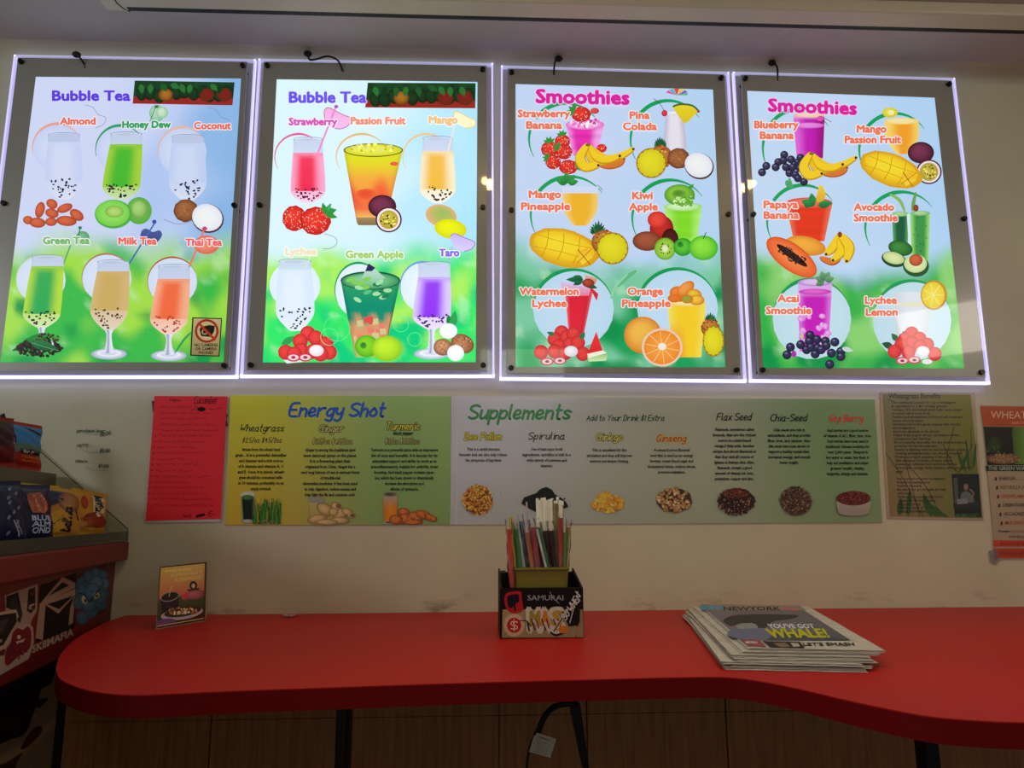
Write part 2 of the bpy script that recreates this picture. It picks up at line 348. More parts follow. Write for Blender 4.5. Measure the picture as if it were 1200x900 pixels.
    def coco(s, x, y, rx, ry, bx, by, br):
        s.blob(bx, by, br, br*.93, 'a8683c', '6a3a20', wob=.03)
        for _ in range(22): a = random.uniform(0, 6.28); q = random.random()*br*.85; s.line([(bx+q*math.cos(a), by+q*math.sin(a)), (bx+q*math.cos(a)+2, by+q*math.sin(a)+.8)], .5, random.choice(['7a4628', 'c08858']), cap=False)
        s.blob(x+.6, y+1, rx, ry, '50281c', rot=20); s.blob(x, y, rx*.95, ry*.93, 'dfe4ff', rot=20); s.blob(x, y+.4, rx*.86, ry*.84, 'f2f4ff', 'e4e8fc', rot=20)
    def pine(s, x, y, rx, ry, cx, cy, cr, lx, ly, la=-80, L=14):
        for d in range(-70, 71, 14): s.leaf(lx, ly, L*(1-abs(d)/160), 4, la+d, random.choice(['1e5a34', '2e7a44', '164828']))
        s.blob(cx, cy, cr, cr*.95, 'c8883c', '8a4a20')
        for _ in range(36): a = random.uniform(0, 6.28); q = math.sqrt(random.random())*cr; s.blob(cx+q*math.cos(a), cy+q*math.sin(a), 1.3, 1.1, random.choice(['e8b050', '7a3c1c', 'd07838', 'a03820']), n=6)
        s.blob(x, y, rx*1.05, ry*1.05, 'a87828'); s.blob(x, y, rx*.97, ry*.97, 'e6dc28', 'd0c418')
        for k in range(14): a = k*.45; s.blob(x+rx*.95*math.cos(a), y+ry*.95*math.sin(a), .8, .8, '6a4a18', n=5)
    def lychee(s, L, r, white=None, halves=()):
        for x, y in L: s.blob(x, y, r, r, 'e84440', 'b82430'); s.scatter(x, y, r*.7, r*.7, 5, .6, ['c42c34', 'f06858'])
        if white: s.blob(white[0], white[1], r*.95, r*.75, 'f4f2f4', 'd8d0dc')
        for x, y in halves: s.blob(x, y, r*.9, r*.55, 'c83048'); s.blob(x, y, r*.7, r*.38, 'f0c8d0', n=14); s.blob(x, y, r*.3, r*.2, '9a3040', n=8)
    def berries(s, L, r, col='1c1a38'):
        for x, y in L:
            s.blob(x, y, r, r, '34345c', '0c0a1c', n=14); s.blob(x-r*.2, y-r*.35, r*.35, r*.22, '6a6a94', n=7)
    def mangoh(s, x, y, rx, ry, rot):
        ca, sa = math.cos(math.radians(rot)), math.sin(math.radians(rot)); g = lambda a, b: (x+a*rx*ca-b*ry*sa, y+a*rx*sa+b*ry*ca)
        s.blob(x, y, rx, ry, 'f4d42c', 'd89c14', rot=rot, wob=.02); s.blob(x, y-2, rx*.86, ry*.72, 'f8dc30', 'ecc020', rot=rot)
        for t in (-.55, -.1, .35): s.line([g(t, -.75), g(t+.06, 0), g(t, .7)], .8, 'c88a10', k=4)
        for t in (-.35, .3): s.line([g(-.8, t), g(0, t*.8), g(.8, t)], .7, 'd09818', k=4)
        s.poly([g(.35, .05), g(.62, -.3), g(.85, .1), g(.6, .65)], 'f0b028', 'f8d838'); s.line([g(.38, -.1), g(.8, .5)], .9, '8a5010'); s.line([g(.75, -.3), g(.45, .6)], .7, 'a86818')
    def passion(s, x, y, r, wx, wy_, wr):
        s.blob(wx, wy_, wr, wr*.82, '7a3450', '30101f'); s.blob(x, y, r, r*.97, '4a1c34'); s.blob(x, y, r*.88, r*.86, 'f0dce0'); s.blob(x, y, r*.72, r*.7, 'c8b840', 'a89830')
        s.scatter(x, y, r*.6, r*.58, 26, r*.09, ['e8dc60', '5a4a10', '2c2410', 'f0e880'])
    def name(s, t, x0, x1, yb, col='ee7454', h=7.6, halo='fdf0f4', yb1=None): s.text(t, x0, x1, yb, h*1.05, col, bold=.058, halo=halo, hw=.085, yb1=yb1)
# ------------------------------------------------------------------ room shell
def wall_mat():
    m = mat('cream_wall_paint', 'd3d1b6', rough=.55, noise_amt=.07, scale=4.5, bump=.15); t = m.node_tree; b = t.nodes['Principled BSDF']
    old = b.inputs['Base Color'].links[0].from_socket
    tc = t.nodes.new('ShaderNodeTexCoord'); mp = t.nodes.new('ShaderNodeMapping'); mp.inputs['Scale'].default_value = (5, 1, 16)
    n = t.nodes.new('ShaderNodeTexNoise'); n.inputs['Scale'].default_value = 1.3; n.inputs['Detail'].default_value = 8; n.inputs['Roughness'].default_value = .62
    sp = t.nodes.new('ShaderNodeSeparateXYZ'); t.links.new(tc.outputs['Object'], sp.inputs[0]); t.links.new(tc.outputs['Object'], mp.inputs[0]); t.links.new(mp.outputs[0], n.inputs[0])
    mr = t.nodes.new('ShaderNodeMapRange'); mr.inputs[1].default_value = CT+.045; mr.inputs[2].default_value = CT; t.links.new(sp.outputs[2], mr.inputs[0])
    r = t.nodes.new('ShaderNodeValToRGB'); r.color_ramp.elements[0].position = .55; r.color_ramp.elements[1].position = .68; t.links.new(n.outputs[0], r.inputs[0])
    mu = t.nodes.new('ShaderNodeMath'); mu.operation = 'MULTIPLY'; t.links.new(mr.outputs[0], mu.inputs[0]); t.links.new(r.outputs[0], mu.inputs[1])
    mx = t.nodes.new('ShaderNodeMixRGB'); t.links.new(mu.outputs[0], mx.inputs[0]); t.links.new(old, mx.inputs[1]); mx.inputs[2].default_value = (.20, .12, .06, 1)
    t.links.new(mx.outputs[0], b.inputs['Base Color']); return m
WM = wall_mat(); CM = mat('white_ceiling_paint', 'c8c2c0', rough=.7, noise_amt=.03, scale=3)
cove = []; R_ = .045
for i in range(9): a = math.pi/2*i/8; cove.append((R_-R_*math.cos(a), CEIL-R_+R_*math.sin(a)))   # quarter round where wall meets ceiling
prof = [(0, .05), (0, CT-.02), (0, 1.7)]+cove
vs = [(x, -y, z) for x in (-1.9, 3.2) for y, z in prof]; n_ = len(prof)
obj('wall_back', pm('wall_back', vs, [(i, i+1, n_+i+1, n_+i) for i in range(n_-1)], True), WM, kind='structure')
obj('ceiling', box(-1.9, 3.2, -4.2, -R_, CEIL, CEIL+.03), CM, kind='structure')
obj('floor', box(-1.9, 3.2, -4.2, 0, FLOOR-.03, FLOOR), mat('dark_floor_tile', '4a4038', rough=.4), kind='structure')
# surface raceway on the ceiling
tr = thing('ceiling_raceway', (0, -.25, CEIL), 'long white plastic raceway with a black slot running along the ceiling', 'raceway')
H = hz(CEIL-.028); a = H.pt(121, 7); b = H.pt(1290, 31); yb = (a.y+H.pt(600, 8).y)/2
obj('cover', box(a.x, 1.45, yb-.030, yb+.030, CEIL-.028, CEIL, .004), mat('ivory_plastic', 'd8d0b8', rough=.4, noise_amt=.02), tr)
obj('slot', box(a.x+.045, 1.448, yb+.016, yb+.027, CEIL-.0284, CEIL-.02), mat('black_rubber', '0c0a0c', rough=.6), tr)
obj('base_strip', box(a.x+.01, 1.44, yb+.030, yb+.044, CEIL-.010, CEIL, .002), mat('white_plastic', 'dcdcdc', rough=.35, noise_amt=.02), tr)
obj('seam', tube([(a.x+.032, yb-.028, CEIL-.0285), (a.x+.032, yb+.006, CEIL-.0285), (a.x+.037, yb+.02, CEIL-.0285), (a.x+.045, yb+.031, CEIL-.027)], .0012, 5), MATS['black_rubber'], tr)
# recessed spots whose light falls on the counter; the acrylic boards mirror them
for i, (x, y) in enumerate([(.033, -.665), (.845, -.665)]):
    d = thing('recessed_downlight', (x, y, CEIL), ['round warm recessed ceiling spot above the straw box', 'round warm recessed ceiling spot above the newspapers'][i], 'light', 'recessed spots over the counter')
    bm = bmesh.new(); bmesh.ops.create_cone(bm, cap_ends=True, segments=28, radius1=.038, radius2=.038, depth=.003, matrix=Matrix.Translation((x, y, CEIL-.0015))); me = bpy.data.meshes.new('m'); bm.to_mesh(me); bm.free()
    obj('trim_ring', me, mat('white_metal', 'e0e0e0', rough=.4), d)
    bm = bmesh.new(); bmesh.ops.create_cone(bm, cap_ends=True, segments=28, radius1=.031, radius2=.029, depth=.003, matrix=Matrix.Translation((x, y, CEIL-.0045))); me = bpy.data.meshes.new('m'); bm.to_mesh(me); bm.free()
    obj('lens', me, mat('warm_lens', 'fff0c0', emit='ffd890', es=70), d)
    l = bpy.data.lights.new('spot_bulb', 'SPOT'); l.energy = [8.0, 9.0][i]; l.color = (1, .76, .5); l.spot_size = 1.9; l.spot_blend = .8; l.shadow_soft_size = .03
    o = bpy.data.objects.new('spot_bulb', l); COL.objects.link(o); o.location = (x, y, CEIL-.012)
# ------------------------------------------------------------------ the four backlit menu boards
FRAME = mat('silver_frame_film', 'a4a49c', rough=.35, metal=.15, noise_amt=.04, scale=8, coat=.8)
FRAME.node_tree.nodes['Principled BSDF'].inputs['Coat Roughness'].default_value = .04
ACR = clear('clear_acrylic', (.93, .93, .97), .05, .03)
EDGE = mat('lit_acrylic_edge', 'f0f0ff', emit='c4c2ff', es=1.9, rough=.2); EDGE_SIDE = mat('side_acrylic_edge', 'e0e0f0', emit='c0baf4', es=1.0, rough=.2); EDGE_TOP = mat('faint_acrylic_edge', 'd0d0e0', emit='bcbce8', es=.6, rough=.2)
SCREW = mat('dark_steel_screw', '302c2a', rough=.3, metal=.8)
PW, PH = .457, .6622
def board(cx, cz, ang, label):
    ca, sa = math.cos(ang), math.sin(ang); T = lambda u, v, y: (cx+u*ca-v*sa, y, cz+u*sa+v*ca)
    root = thing('menu_lightbox', (cx, 0, cz), label, 'menu board', 'backlit menu boards in a row')
    def slab(u0, u1, v0, v1, y0, y1, bev=0): return prism([T(u0, v0, y0), T(u1, v0, y0), T(u1, v1, y0), T(u0, v1, y0)], (0, y1-y0, 0), bev)
    a, b = PW/2+.0375, PH/2+.036
    obj('acrylic_backing', slab(-a+.003, a-.003, -b+.003, b-.003, -.014, -.022), ACR, root)
    for nm, s4, mm in (('lit_edge', (-a, -a+.004, -b, b), EDGE_SIDE), ('lit_edge', (a-.004, a, -b, b), EDGE_SIDE), ('lit_edge', (-a, a, -b-.001, -b+.005), EDGE), ('lit_edge', (-a, a, b-.004, b), EDGE_TOP)):
        obj(nm, slab(*s4, -.0135, -.0225), mm, root)
    a2, b2 = PW/2+.0225, PH/2+.0235
    fr = prism([T(-a2, -b2, -.026), T(a2, -b2, -.026), T(a2, b2, -.026), T(-a2, b2, -.026)], (0, -.005, 0), .0008)
    obj('frame_panel', fr, FRAME, root)
    for u in (-1, 1):
        for v in (-1, .03, 1):
            px, py, pz = T(u*(PW/2+.0135), v*(PH/2+.0125), 0)
            bm = bmesh.new()
            bmesh.ops.create_cone(bm, cap_ends=True, segments=14, radius1=.0062, radius2=.0052, depth=.006, matrix=Matrix.Translation((px, -.0340, pz))@Matrix.Rotation(math.pi/2, 4, 'X'))
            bmesh.ops.create_cone(bm, cap_ends=True, segments=10, radius1=.003, radius2=.003, depth=.031, matrix=Matrix.Translation((px, -.0155, pz))@Matrix.Rotation(math.pi/2, 4, 'X'))
            me = bpy.data.meshes.new('m'); bm.to_mesh(me); bm.free(); obj('standoff_screw', me, SCREW, root)
    return root
BP = wy(-.0314)
def nz(x, y, s, o=0): return noise.noise(Vector((x*s+o, y*s, o*1.7)))
def bgfn(sky_l, sky_r, y0, y1, ga, gb, dark, seed, xr):
    sl, sr, A, B, D, wh = lin(sky_l), lin(sky_r), lin(ga), lin(gb), lin(dark), lin('d8f4d0')
    def f(u, v, x, y):
        c = mix(sl, sr, sm(.35, 1.05, u+.18*nz(x, y, .02, seed)))
        g = sm(y0, y1, y+22*nz(x, y, .02, seed+3)+xr*(abs(u-.5)-.25)*40); n = nz(x, y, .028, seed+7); gg = mix(A, B, sm(-.25, .45, n+(v-.7)*1.2)); gg = mix(gg, D, sm(.1, .55, nz(x, y, .035, seed+11)+(v-.85)*1.1))
        k = nz(x, y, .06, seed+5); gg = mix(gg, wh, .35*sm(.25, .6, k)); return mix(c, gg, g)
    return f
def strip(A, c4, root):                         # laminated strip of fruit artwork taped over the heading
    P = Art(wy(-.0326), base=.0003); 
    def f(u, v, x, y): return mix(lin('0c3014'), lin('1d5228'), .5+.5*nz(x, y, .12, 2)) if v < .72 else lin('a3261c')
    P.quad(c4, f, 40, 12); x0, y0 = c4[0]; W = c4[1][0]-x0; Hh = c4[3][1]-y0
    for k in range(11): P.blob(x0+W*(.07+.086*k), y0+Hh*random.uniform(.45, .7), W*.055, Hh*.3, '14401c', '081f0c', rot=random.uniform(-30, 30))
    for t in (.31, .72, .9): P.blob(x0+W*t, y0+Hh*.62, 9*W/120, 8*W/120, ['b87a20', 'b03a18', '8a1c18'][int(t*3) % 3], '5a2a0c', hl=(0, -.2))
    for k in range(9): P.leaf(x0+W*(.06+.1*k), y0+Hh*.15, W*.1, 7, random.uniform(20, 110), random.choice(['1e6028', '0e3a16', '2a7a34']))
    P.build('cover_strip', INKD, root, label='dark strip of printed fruit and leaves taped over the heading')
INKD = ink('backlit_dark_print', emit=.75, base=.4, rough=.4)

b1 = board(-.7757, 1.9467, .0049, 'leftmost backlit menu board, almond and honey dew bubble teas with a no cameras sticker')
A = Art(BP); A.quad([(42, 90), (282.5, 92), (262, 424.5), (.5, 424.5)], bgfn('cdd6fb', '86b4e4', 268, 312, '9fdc48', '38b848', '109848', 1, .3), 44, 60)
c1 = 'e6a894'
for x, y, c in ((67, 174, 'e8a08c'), (141, 176, '2f9c64'), (214, 178, 'e4b8a4')):
    A.blob(x, y, 28, 28, 'd2dcfc', 'c4d0f6', hl=(0, 0)); A.ring(x, y, 29, 29, .6, 3.6, 165, 275, c); A.ring(x, y, 29, 29, 2.6, .4, 275, 330, c)
for x, y, c in ((48, 328, 'b8d898'), (125, 326, 'b07858'), (202, 330, 'b05a34')):
    A.blob(x, y, 29, 28, 'd8e4fc', 'd0dcfa', hl=(0, 0)); A.ring(x, y, 29, 28.5, .4, 2.2, 150, 270, c); A.ring(x, y, 29, 28.5, 2.2, .3, 270, 340, c)
for x, y in ((112, 132), (256, 135)): A.line([(x-12, y-9), (x-3, y-6), (x+3, y+2), (x+12, y+6), (x+9, y+14), (x, y+18)], .6, '8088a4', k=5)
A.glass(75, 158, 38, 166, 212, 234, 'd2daf8', 'c4d0f2', empty='bcc8e8'); A.glass(148, 157, 38, 169, 219, 234, '44b832', 'a4d03c', cx1=142); A.glass(220, 160, 38, 168, 214, 236, 'ccd8f6', 'becef0', empty='bcc8e8')
A.blob(184, 133, 9, 10, 'b8dcc0', '78b890'); A.blob(190, 132, 7, 7, 'd0e8d0', '88c090'); A.line([(176, 142), (183, 124)], 1, '2e9050'); A.blob(183.5, 125, 2.4, 1.8, '2e7a50')
for a_ in ((33, 258, 6, 5, 10), (47, 246, 5.5, 9.5, 15), (61, 239, 7, 5.5, 30), (76, 244, 9.5, 5, -20), (61, 250, 8, 5.5, 15), (90, 252, 9, 6, 35), (44, 261, 9.5, 6, 5), (60, 260, 7, 5, 0), (78, 259, 12, 6, 5)): A.blob(*a_[:4], 'd86840', 'a03c20', rot=a_[4])
A.blob(163, 247, 15, 16, '6cc050', '58a83c'); A.blob(163, 245, 10, 11, 'a4d878', '74a048'); A.blob(133, 251, 22, 17, '4cae40'); A.blob(132, 250, 20, 15.3, '94e060', '74cc4c', hl=(0, 0)); A.blob(134, 248, 11, 7, 'b4dc74', '7cac40', hl=(0, 0))
A.coco(243, 255, 19, 17, 218, 247, 14.5); A.line([(192, 257), (205, 262), (216, 262), (225, 258)], .8, '8898b8', k=4)
A.blob(97, 279, 8, 8, '7cb890', '4a9460'); A.straw(74, 311, 83, 287, '5aa06a'); A.straw(91, 282, 94, 268, '3a9050'); A.blob(94, 267, 2.2, 1.8, '2c7c48')
A.poly([(165, 282), (166, 271), (172, 268), (179, 272), (187, 270), (190, 276), (184, 284), (174, 288)], '4c5a9c', '3a4480', sm_=1); A.straw(151, 310, 181, 262, '3c6cac', 1.8); A.blob(181, 260, 2.6, 2.4, '3c50a8')
A.blob(242, 287, 15, 11, 'f09074', 'd86450'); A.straw(222, 313, 239, 270, 'e87858', 2); A.blob(240, 268, 3, 2.4, 'd04070')
A.glass(56, 301, 38, 312, 368, 384, '20a852', 'b4dc3c', foot=405, cx1=49); A.glass(133, 307, 38, 318, 364, 387, 'c8aa60', 'd2b478', foot=415, pearl='4a3c30', cx1=128); A.glass(204, 312, 38, 327, 374, 392, 'f0683c', 'f2b08c', foot=417, pearl='a84430', cx1=198)
A.leaf(62, 392, -52, 16, -22, '1f8a34', '0f6a28'); A.scatter(46, 408, 27, 10, 130, 2.4, ['180c0e', '2c1a14', '0c0608', '38241c']); A.scatter(56, 396, 14, 6, 60, 1.3, ['2a1a14', '5a3a24', '180c0c'])
A.leaf(36, 402, 34, 12, 12, '1d7a40', '0f4c2c'); A.line([(38, 402), (54, 407), (69, 411)], .6, '5cb080', k=3)
A.line([(205, 414), (216, 398), (224, 390)], 2.6, '2a9a4c', w1=-1, k=4)
A.poly([(225.5, 372), (260.5, 373), (257.5, 418), (223, 417)], '141010'); A.poly([(227, 373.3), (259.3, 374.2), (256.3, 416.8), (224.6, 415.7)], 'b4a474', '8c7c50')
A.blob(242.5, 388, 14, 14, '8c2818'); A.blob(242.5, 388, 11.2, 11.2, 'b4a06c'); A.poly([(234, 386), (236, 383), (246, 381), (252, 382), (251, 389), (247, 395), (236, 394)], '18120e'); A.blob(240, 389, 3.5, 3.5, '9c8c60'); A.blob(240, 389, 2, 2, '18120e'); A.line([(233, 379), (252, 398)], 2.8, '9c3018')
A.text('NO CAMERAS', 228, 255.5, 406, 3.4, '181008', bold=.03); A.text('OR CAMERA', 229, 254.5, 410.5, 3.4, '181008', bold=.03); A.text('PHONES', 233, 250, 415, 3.4, '181008', bold=.03)
A.text('Bubble Tea', 62, 152.5, 118, 11.5, '5a3ce0', bold=.05, halo='d8d4ff', hw=.04)
for t, x0, x1, yb, c in (('Almond', 71, 112, 146, 'e86c5c'), ('Honey Dew', 144, 200, 150, '26a060'), ('Coconut', 228, 270.5, 151.5, 'e86a5c'), ('Green Tea', 51, 105, 286, '74b866'), ('Milk Tea', 139.5, 183.5, 286.5, 'ee665a'), ('Thai Tea', 218, 260, 288, 'ee6468')): A.name(t, x0, x1, yb, c)
A.build('printed_film', BACKLIT, b1); strip(A, [(158, 94.5), (275, 96.5), (272.5, 123.5), (155.5, 121.5)], b1)

b2 = board(-.2376, 1.9507, .0049, 'backlit menu board second from left, the brightest, with passion fruit and green apple drinks')
A = Art(BP); A.quad([(324.3, 93), (559.5, 96), (557.5, 424.5), (308, 424.8)], bgfn('d2ecff', 'a4dcf8', 275, 315, 'a4e860', '30e068', '08c878', 21, .3), 44, 60)
for x, y, rx, ry, c, fl in ((350, 184, 28, 27, 'e05a9c', 0), (424, 184, 30, 27, 'e0b470', 0), (500, 184, 28, 27, 'e4c088', 0), (346, 335, 29.5, 28, 'd8f0f8', 1), (420, 340, 27.5, 32, '089858', 1), (495, 336, 26, 29, '60a0d8', 1)):
    if fl: A.blob(x, y, rx, ry, 'e0eefa', 'd4e6f6', hl=(0, 0))
    A.ring(x, y, rx, ry, .5, 2.8, 150, 270, c); A.ring(x, y, rx, ry, 2.8, .3, 270, 325, c)
A.poly([(381, 141), (380, 130), (385, 126), (393, 130), (403, 135), (410, 138), (409, 146), (400, 151), (390, 150)], 'f4a8dc', 'f0b8e8', sm_=1); A.line([(381, 141), (380, 130), (385, 126), (393, 130), (403, 135), (410, 138), (409, 146), (400, 151), (390, 150)], .8, 'a84088', k=4)
A.poly([(531, 141), (533, 131), (541, 133), (550, 138), (557, 141), (556, 148), (546, 150)], 'f6ecc0', sm_=1); A.line([(531, 141), (533, 131), (541, 133), (550, 138), (557, 141), (556, 148), (546, 150)], .7, 'd8b060', k=4)
A.glass(361, 163, 35, 179, 224, 238, 'e82c50', 'f6a4c8', pearl='5c1838'); A.glass(513, 162, 36, 177, 222, 238, 'eab640', 'f0e4c0')
A.straw(373, 178, 393, 127, 'e880c8', 2); A.blob(394, 125, 2.4, 2, 'a050c0'); A.straw(525, 178, 535, 138, 'f0e0d0', 1.4)
cy_, cr_, co_, cb_ = lin('d8d820'), lin('e85c38'), lin('eca040'), lin('e8c868')
A.lathe(437.3, [(176+i*8.6, 34.5-i*1.78) for i in range(11)], lambda u, t: mix(mix(cy_, co_, sm(.1, .45, t)), mix(cr_, cb_, sm(.75, 1, t)), sm(.4, .68, t+.12*math.sin(u*4)))*(1-.22*sm(.8, 1, abs(u))), 14, cx1=435)
A.blob(437.5, 176, 35, 8, '3a3420'); A.blob(437.5, 176, 33.6, 7, 'e8e858', 'c8cc20'); A.scatter(438, 173, 28, 5, 40, 2, ['f0f07c', 'b8b818', 'e0e040', 'd0d4a0']); A.blob(430, 228, 14, 7, 'e04830', 'e87038'); A.blob(462, 192, 5, 2.4, 'e06040')
A.lathe(435, [(255, 18), (261, 16.5), (264, 15)], lambda u, t: lin('a08458')*(1-.4*t), 6); A.passion(455.5, 257.5, 15.5, 448, 242, 16.5)
A.strawb(345, 256, 14, 15, lf=False); A.strawb(370, 259, 18, 16.5, rot=-10, la=-35); A.leaf(384, 247, 8, 3, -20, '289848'); A.leaf(384, 247, 9, 3, -60, '3cb060')
A.blob(517, 253, 18.5, 13, '94b858', 'e0a878', rot=12, hl=(.2, -.3)); A.blob(528, 268.5, 19, 11.5, 'e6ec10', 'ccd010', rot=8)
A.line([(380, 274), (392, 278), (395, 285), (388, 291), (378, 292)], .7, '8090a0', k=4); A.poly([(528, 277), (533, 274), (545, 279), (556, 284), (554, 291), (544, 295), (533, 290)], 'c0b0f0', 'd4c8f8', sm_=1); A.line([(528, 277), (533, 274), (545, 279), (556, 284), (554, 291), (544, 295)], .8, '8058c0', k=4); A.straw(530, 290, 521, 318, 'b8a0e8', 1.6)
A.glass(346, 306, 39, 316, 364, 388, 'dce8f8', 'cfe0f2', empty='c8dce8'); A.straw(358, 316, 364, 300, 'd0dce8', 1.2)
A.poly([(325, 413), (336, 426), (356, 424)], 'd8e8e8'); A.leaf(330, 404, 20, 8, -30, '2f9a50')
A.lychee([(361, 391), (352, 400), (370, 396), (382, 403), (353, 411), (367, 412), (335, 413), (386, 413), (345, 415), (376, 415)], 9, (371, 411), [(344, 419), (358, 419)])
g1, g2, g3, g4 = lin('2a9c60'), lin('0a8a6c'), lin('d89468'), lin('a8c070')
A.lathe(434.3, [(329+i*9, 34.8-i*1.8) for i in range(11)], lambda u, t: mix(mix(g1, g2, sm(0, .35, t)), mix(g3, g4, sm(.7, 1, t)), sm(.45, .58, t+.06*math.sin(u*9)))*(1-.3*sm(.8, 1, abs(u))), 14, cx1=433)
A.blob(434.3, 329, 35.2, 11, '205038'); A.blob(434.3, 329.5, 33.5, 9.5, '88c890', '2a8c58'); A.poly([(424, 326), (432, 309), (452, 326), (440, 332)], 'c4dcd8', '88c0a0'); A.poly([(428, 318), (432, 309), (440, 314), (436, 318)], '282858')
for k in range(16): A.blob(random.uniform(410, 458), random.uniform(326, 352), 5, 2.4, random.choice(['58b880', 'a0d8a0', '7cc850', '1c7c50']), rot=random.uniform(-30, 30))
for k in range(22): x = random.uniform(417, 451); y = random.uniform(374, 402); A.poly([(x-4, y-3), (x+3, y-4), (x+4, y+3), (x-3, y+4)], random.choice(['d8d89c', 'e07a68', 'c8c088', 'd84c48', 'e8b890', 'b8a878']))
A.blob(430, 406, 14, 13, '88d428', '48a820'); A.blob(426, 405, 4, 4, '287830', '58a828'); A.blob(453.5, 408.5, 18, 15, 'c0e830', '84c020'); A.line([(455, 393), (457, 380), (462, 360)], .8, '286830', k=3)
for x, y, r in ((386, 395, 10), (470, 380, 9), (486, 398, 8), (395, 385, 15)): A.ring(x, y, r, r, .6, .6, 0, 360, '70e890')
A.glass(509, 309, 38, 325, 372, 386, '8c30ec', 'd8c4f8', foot=415, pearl='3c1878', cx1=506); A.leaf(530, 384, 16, 9, -110, '187c40'); A.leaf(530, 384, 20, 9, -80, '2c9c50')
A.blob(519, 407, 11, 10, 'c89068', '805034'); A.blob(542, 403, 14, 11, 'b87c54', '784830', rot=25); A.scatter(542, 403, 11, 8, 30, .8, ['d8b088', '5a3420']); A.scatter(519, 407, 9, 8, 24, .8, ['d8b088', '5a3420']); A.blob(525.5, 388, 10.5, 9, 'fafcff', 'e0e4f0'); A.blob(534, 414, 10, 9.5, 'fafcff', 'dce4ec')
A.text('Bubble Tea', 339.5, 429, 120.5, 12.5, '6450e4', bold=.05, halo='dce0ff', hw=.04)
for t, x0, x1, yb, c in (('Strawberry', 339, 395, 147, 'd44cb4'), ('Passion Fruit', 411.5, 475, 146, 'ea8a70'), ('Mango', 503, 536, 145, 'e8bc78'), ('Lychee', 335, 371, 299, 'e8dcb8'), ('Green Apple', 405.5, 472.5, 302.5, '9ccc68'), ('Taro', 515, 538, 300.5, '8468dc')): A.name(t, x0, x1, yb, c, h=8)
A.build('printed_film', BACKLIT_HOT, b2); strip(A, [(431, 97), (557.5, 97.5), (557, 127), (428, 126)], b2)

b3 = board(.3089, 1.9450, -.0053, 'backlit menu board third from left with strawberry banana, kiwi apple and orange pineapple smoothies')
A = Art(BP); A.quad([(604.2, 98.5), (835.5, 105), (850, 430.5), (604.3, 430)], bgfn('c2d6fc', 'b4d4fc', 290, 330, '78c8a0', '18a058', '08904c', 41, 1.6), 44, 60)
for x, y in ((672, 362), (794, 361)): A.blob(x, y, 47.5, 46, 'c0dcf2', 'b8d8ec', hl=(0, 0)); A.ring(x, y, 47, 46, 4.5, .6, 245, 345, '0c9a54'); A.ring(x, y, 47, 46, 4, 4.5, 215, 245, '0c9a54')
A.ring(794, 361, 47, 46, 1, 4, 180, 215, '0c9a54'); A.ring(672, 362, 47, 46, 1, 4, 190, 215, '0c9a54')
for (x, y, rx, ry) in ((663, 163, 43, 42), (783, 164, 44, 46), (668, 252, 46, 45), (786, 256, 45, 45)):
    A.ring(x, y, rx, ry, 4.8, .6, 250, 325, '0ca058'); A.ring(x, y, rx, ry, 4.2, 4.8, 215, 250, '0ca058'); A.ring(x, y, rx, ry, .6, 3.2, 150, 195, '0ca058')
A.lathe(685.5, [(146+i*4.6, 22.5-i*1.1) for i in range(9)], lambda u, t: mix(lin('e42cb0'), lin('f4a4e8'), sm(.4, .98, abs(u+.15)))*(1-.15*math.sin(t*20)), 12)
A.blob(685.5, 146, 22.8, 6, 'f8c8f0', 'e868c8'); A.scatter(685, 142, 17, 7, 50, 2.2, ['f078c8', 'f8d0f0', 'c840a0', 'ffffff']); A.strawb(681, 134, 11.5, 9, lf=True, la=-150); A.blob(697, 130, 5, 3.5, 'e85040', 'c03030'); A.leaf(672, 128, 8, 3, -60, '3c8c40')
for x, y, r in ((659, 166, 9), (644, 175, 10), (661, 178, 9.5), (648, 190, 9)): A.strawb(x, y, r, r*.95, la=random.choice((-90, -140)))
A.strawb(666, 196, 11, 8.5, la=-10); A.strawb(705, 174, 6, 5, lf=False); A.bunch(688, 169, 1.0)
A.lathe(790, [(133, 10), (148, 11.5), (162, 13.3), (172, 13.6), (180, 12)], lambda u, t: mix(lin('e6e2ee'), lin('c0bcd4'), sm(.3, 1, abs(u))), 10, cx1=791); A.blob(790, 133, 10, 2.4, 'f0f0fa', 'd0d0e4')
A.poly([(788, 126), (795, 123), (811, 124), (819, 130), (806, 143), (801, 145)], 'e8d428', 'dcc020'); A.line([(789, 125), (797, 122.5), (811, 124), (819, 131)], 2.2, '3c6838', k=3); A.blob(818, 131, 1.6, 1.6, 'b04040')
A.line([(766, 116), (774, 123), (779, 132)], .6, '302840', k=3); A.blob(778.5, 133, 3.4, 3.8, 'e83c50', 'a81830')
for k, c in enumerate(['e050a0', '58b0d0', 'e04848', 'e8c848', '8058c0', '58b868']): a = math.radians(190+k*32); A.poly([(793, 112), (793+13*math.cos(a), 110+6*math.sin(a)), (793+13*math.cos(a+.5), 110+6*math.sin(a+.5))], c)
A.pine(763, 191.5, 17, 17, 774, 184, 14, 774, 174, -95, 14); A.coco(818.5, 194, 17.5, 15.5, 795, 186, 13)
A.lathe(680, [(227+i*4.2, 20.5*math.cos(max(0, (i-3)/6.4)*1.25)) for i in range(10)], lambda u, t: mix(lin('eeb42c'), lin('f2cc6c'), sm(.4, 1, abs(u))), 12); A.lathe(680, [(219, 21), (227, 20.6)], lambda u, t: lin('cfdcf6'), 6)
for d in (190, 220, 260, 310, 350): A.leaf(665, 215, 13, 8, d, '3aa048', '1c7a34')
A.line([(700, 217), (706, 223)], .6, '403850'); A.mangoh(661, 291, 42, 22, 14); A.pine(717.5, 291.5, 18, 18, 708, 284, 15, 700, 276, -85, 18)
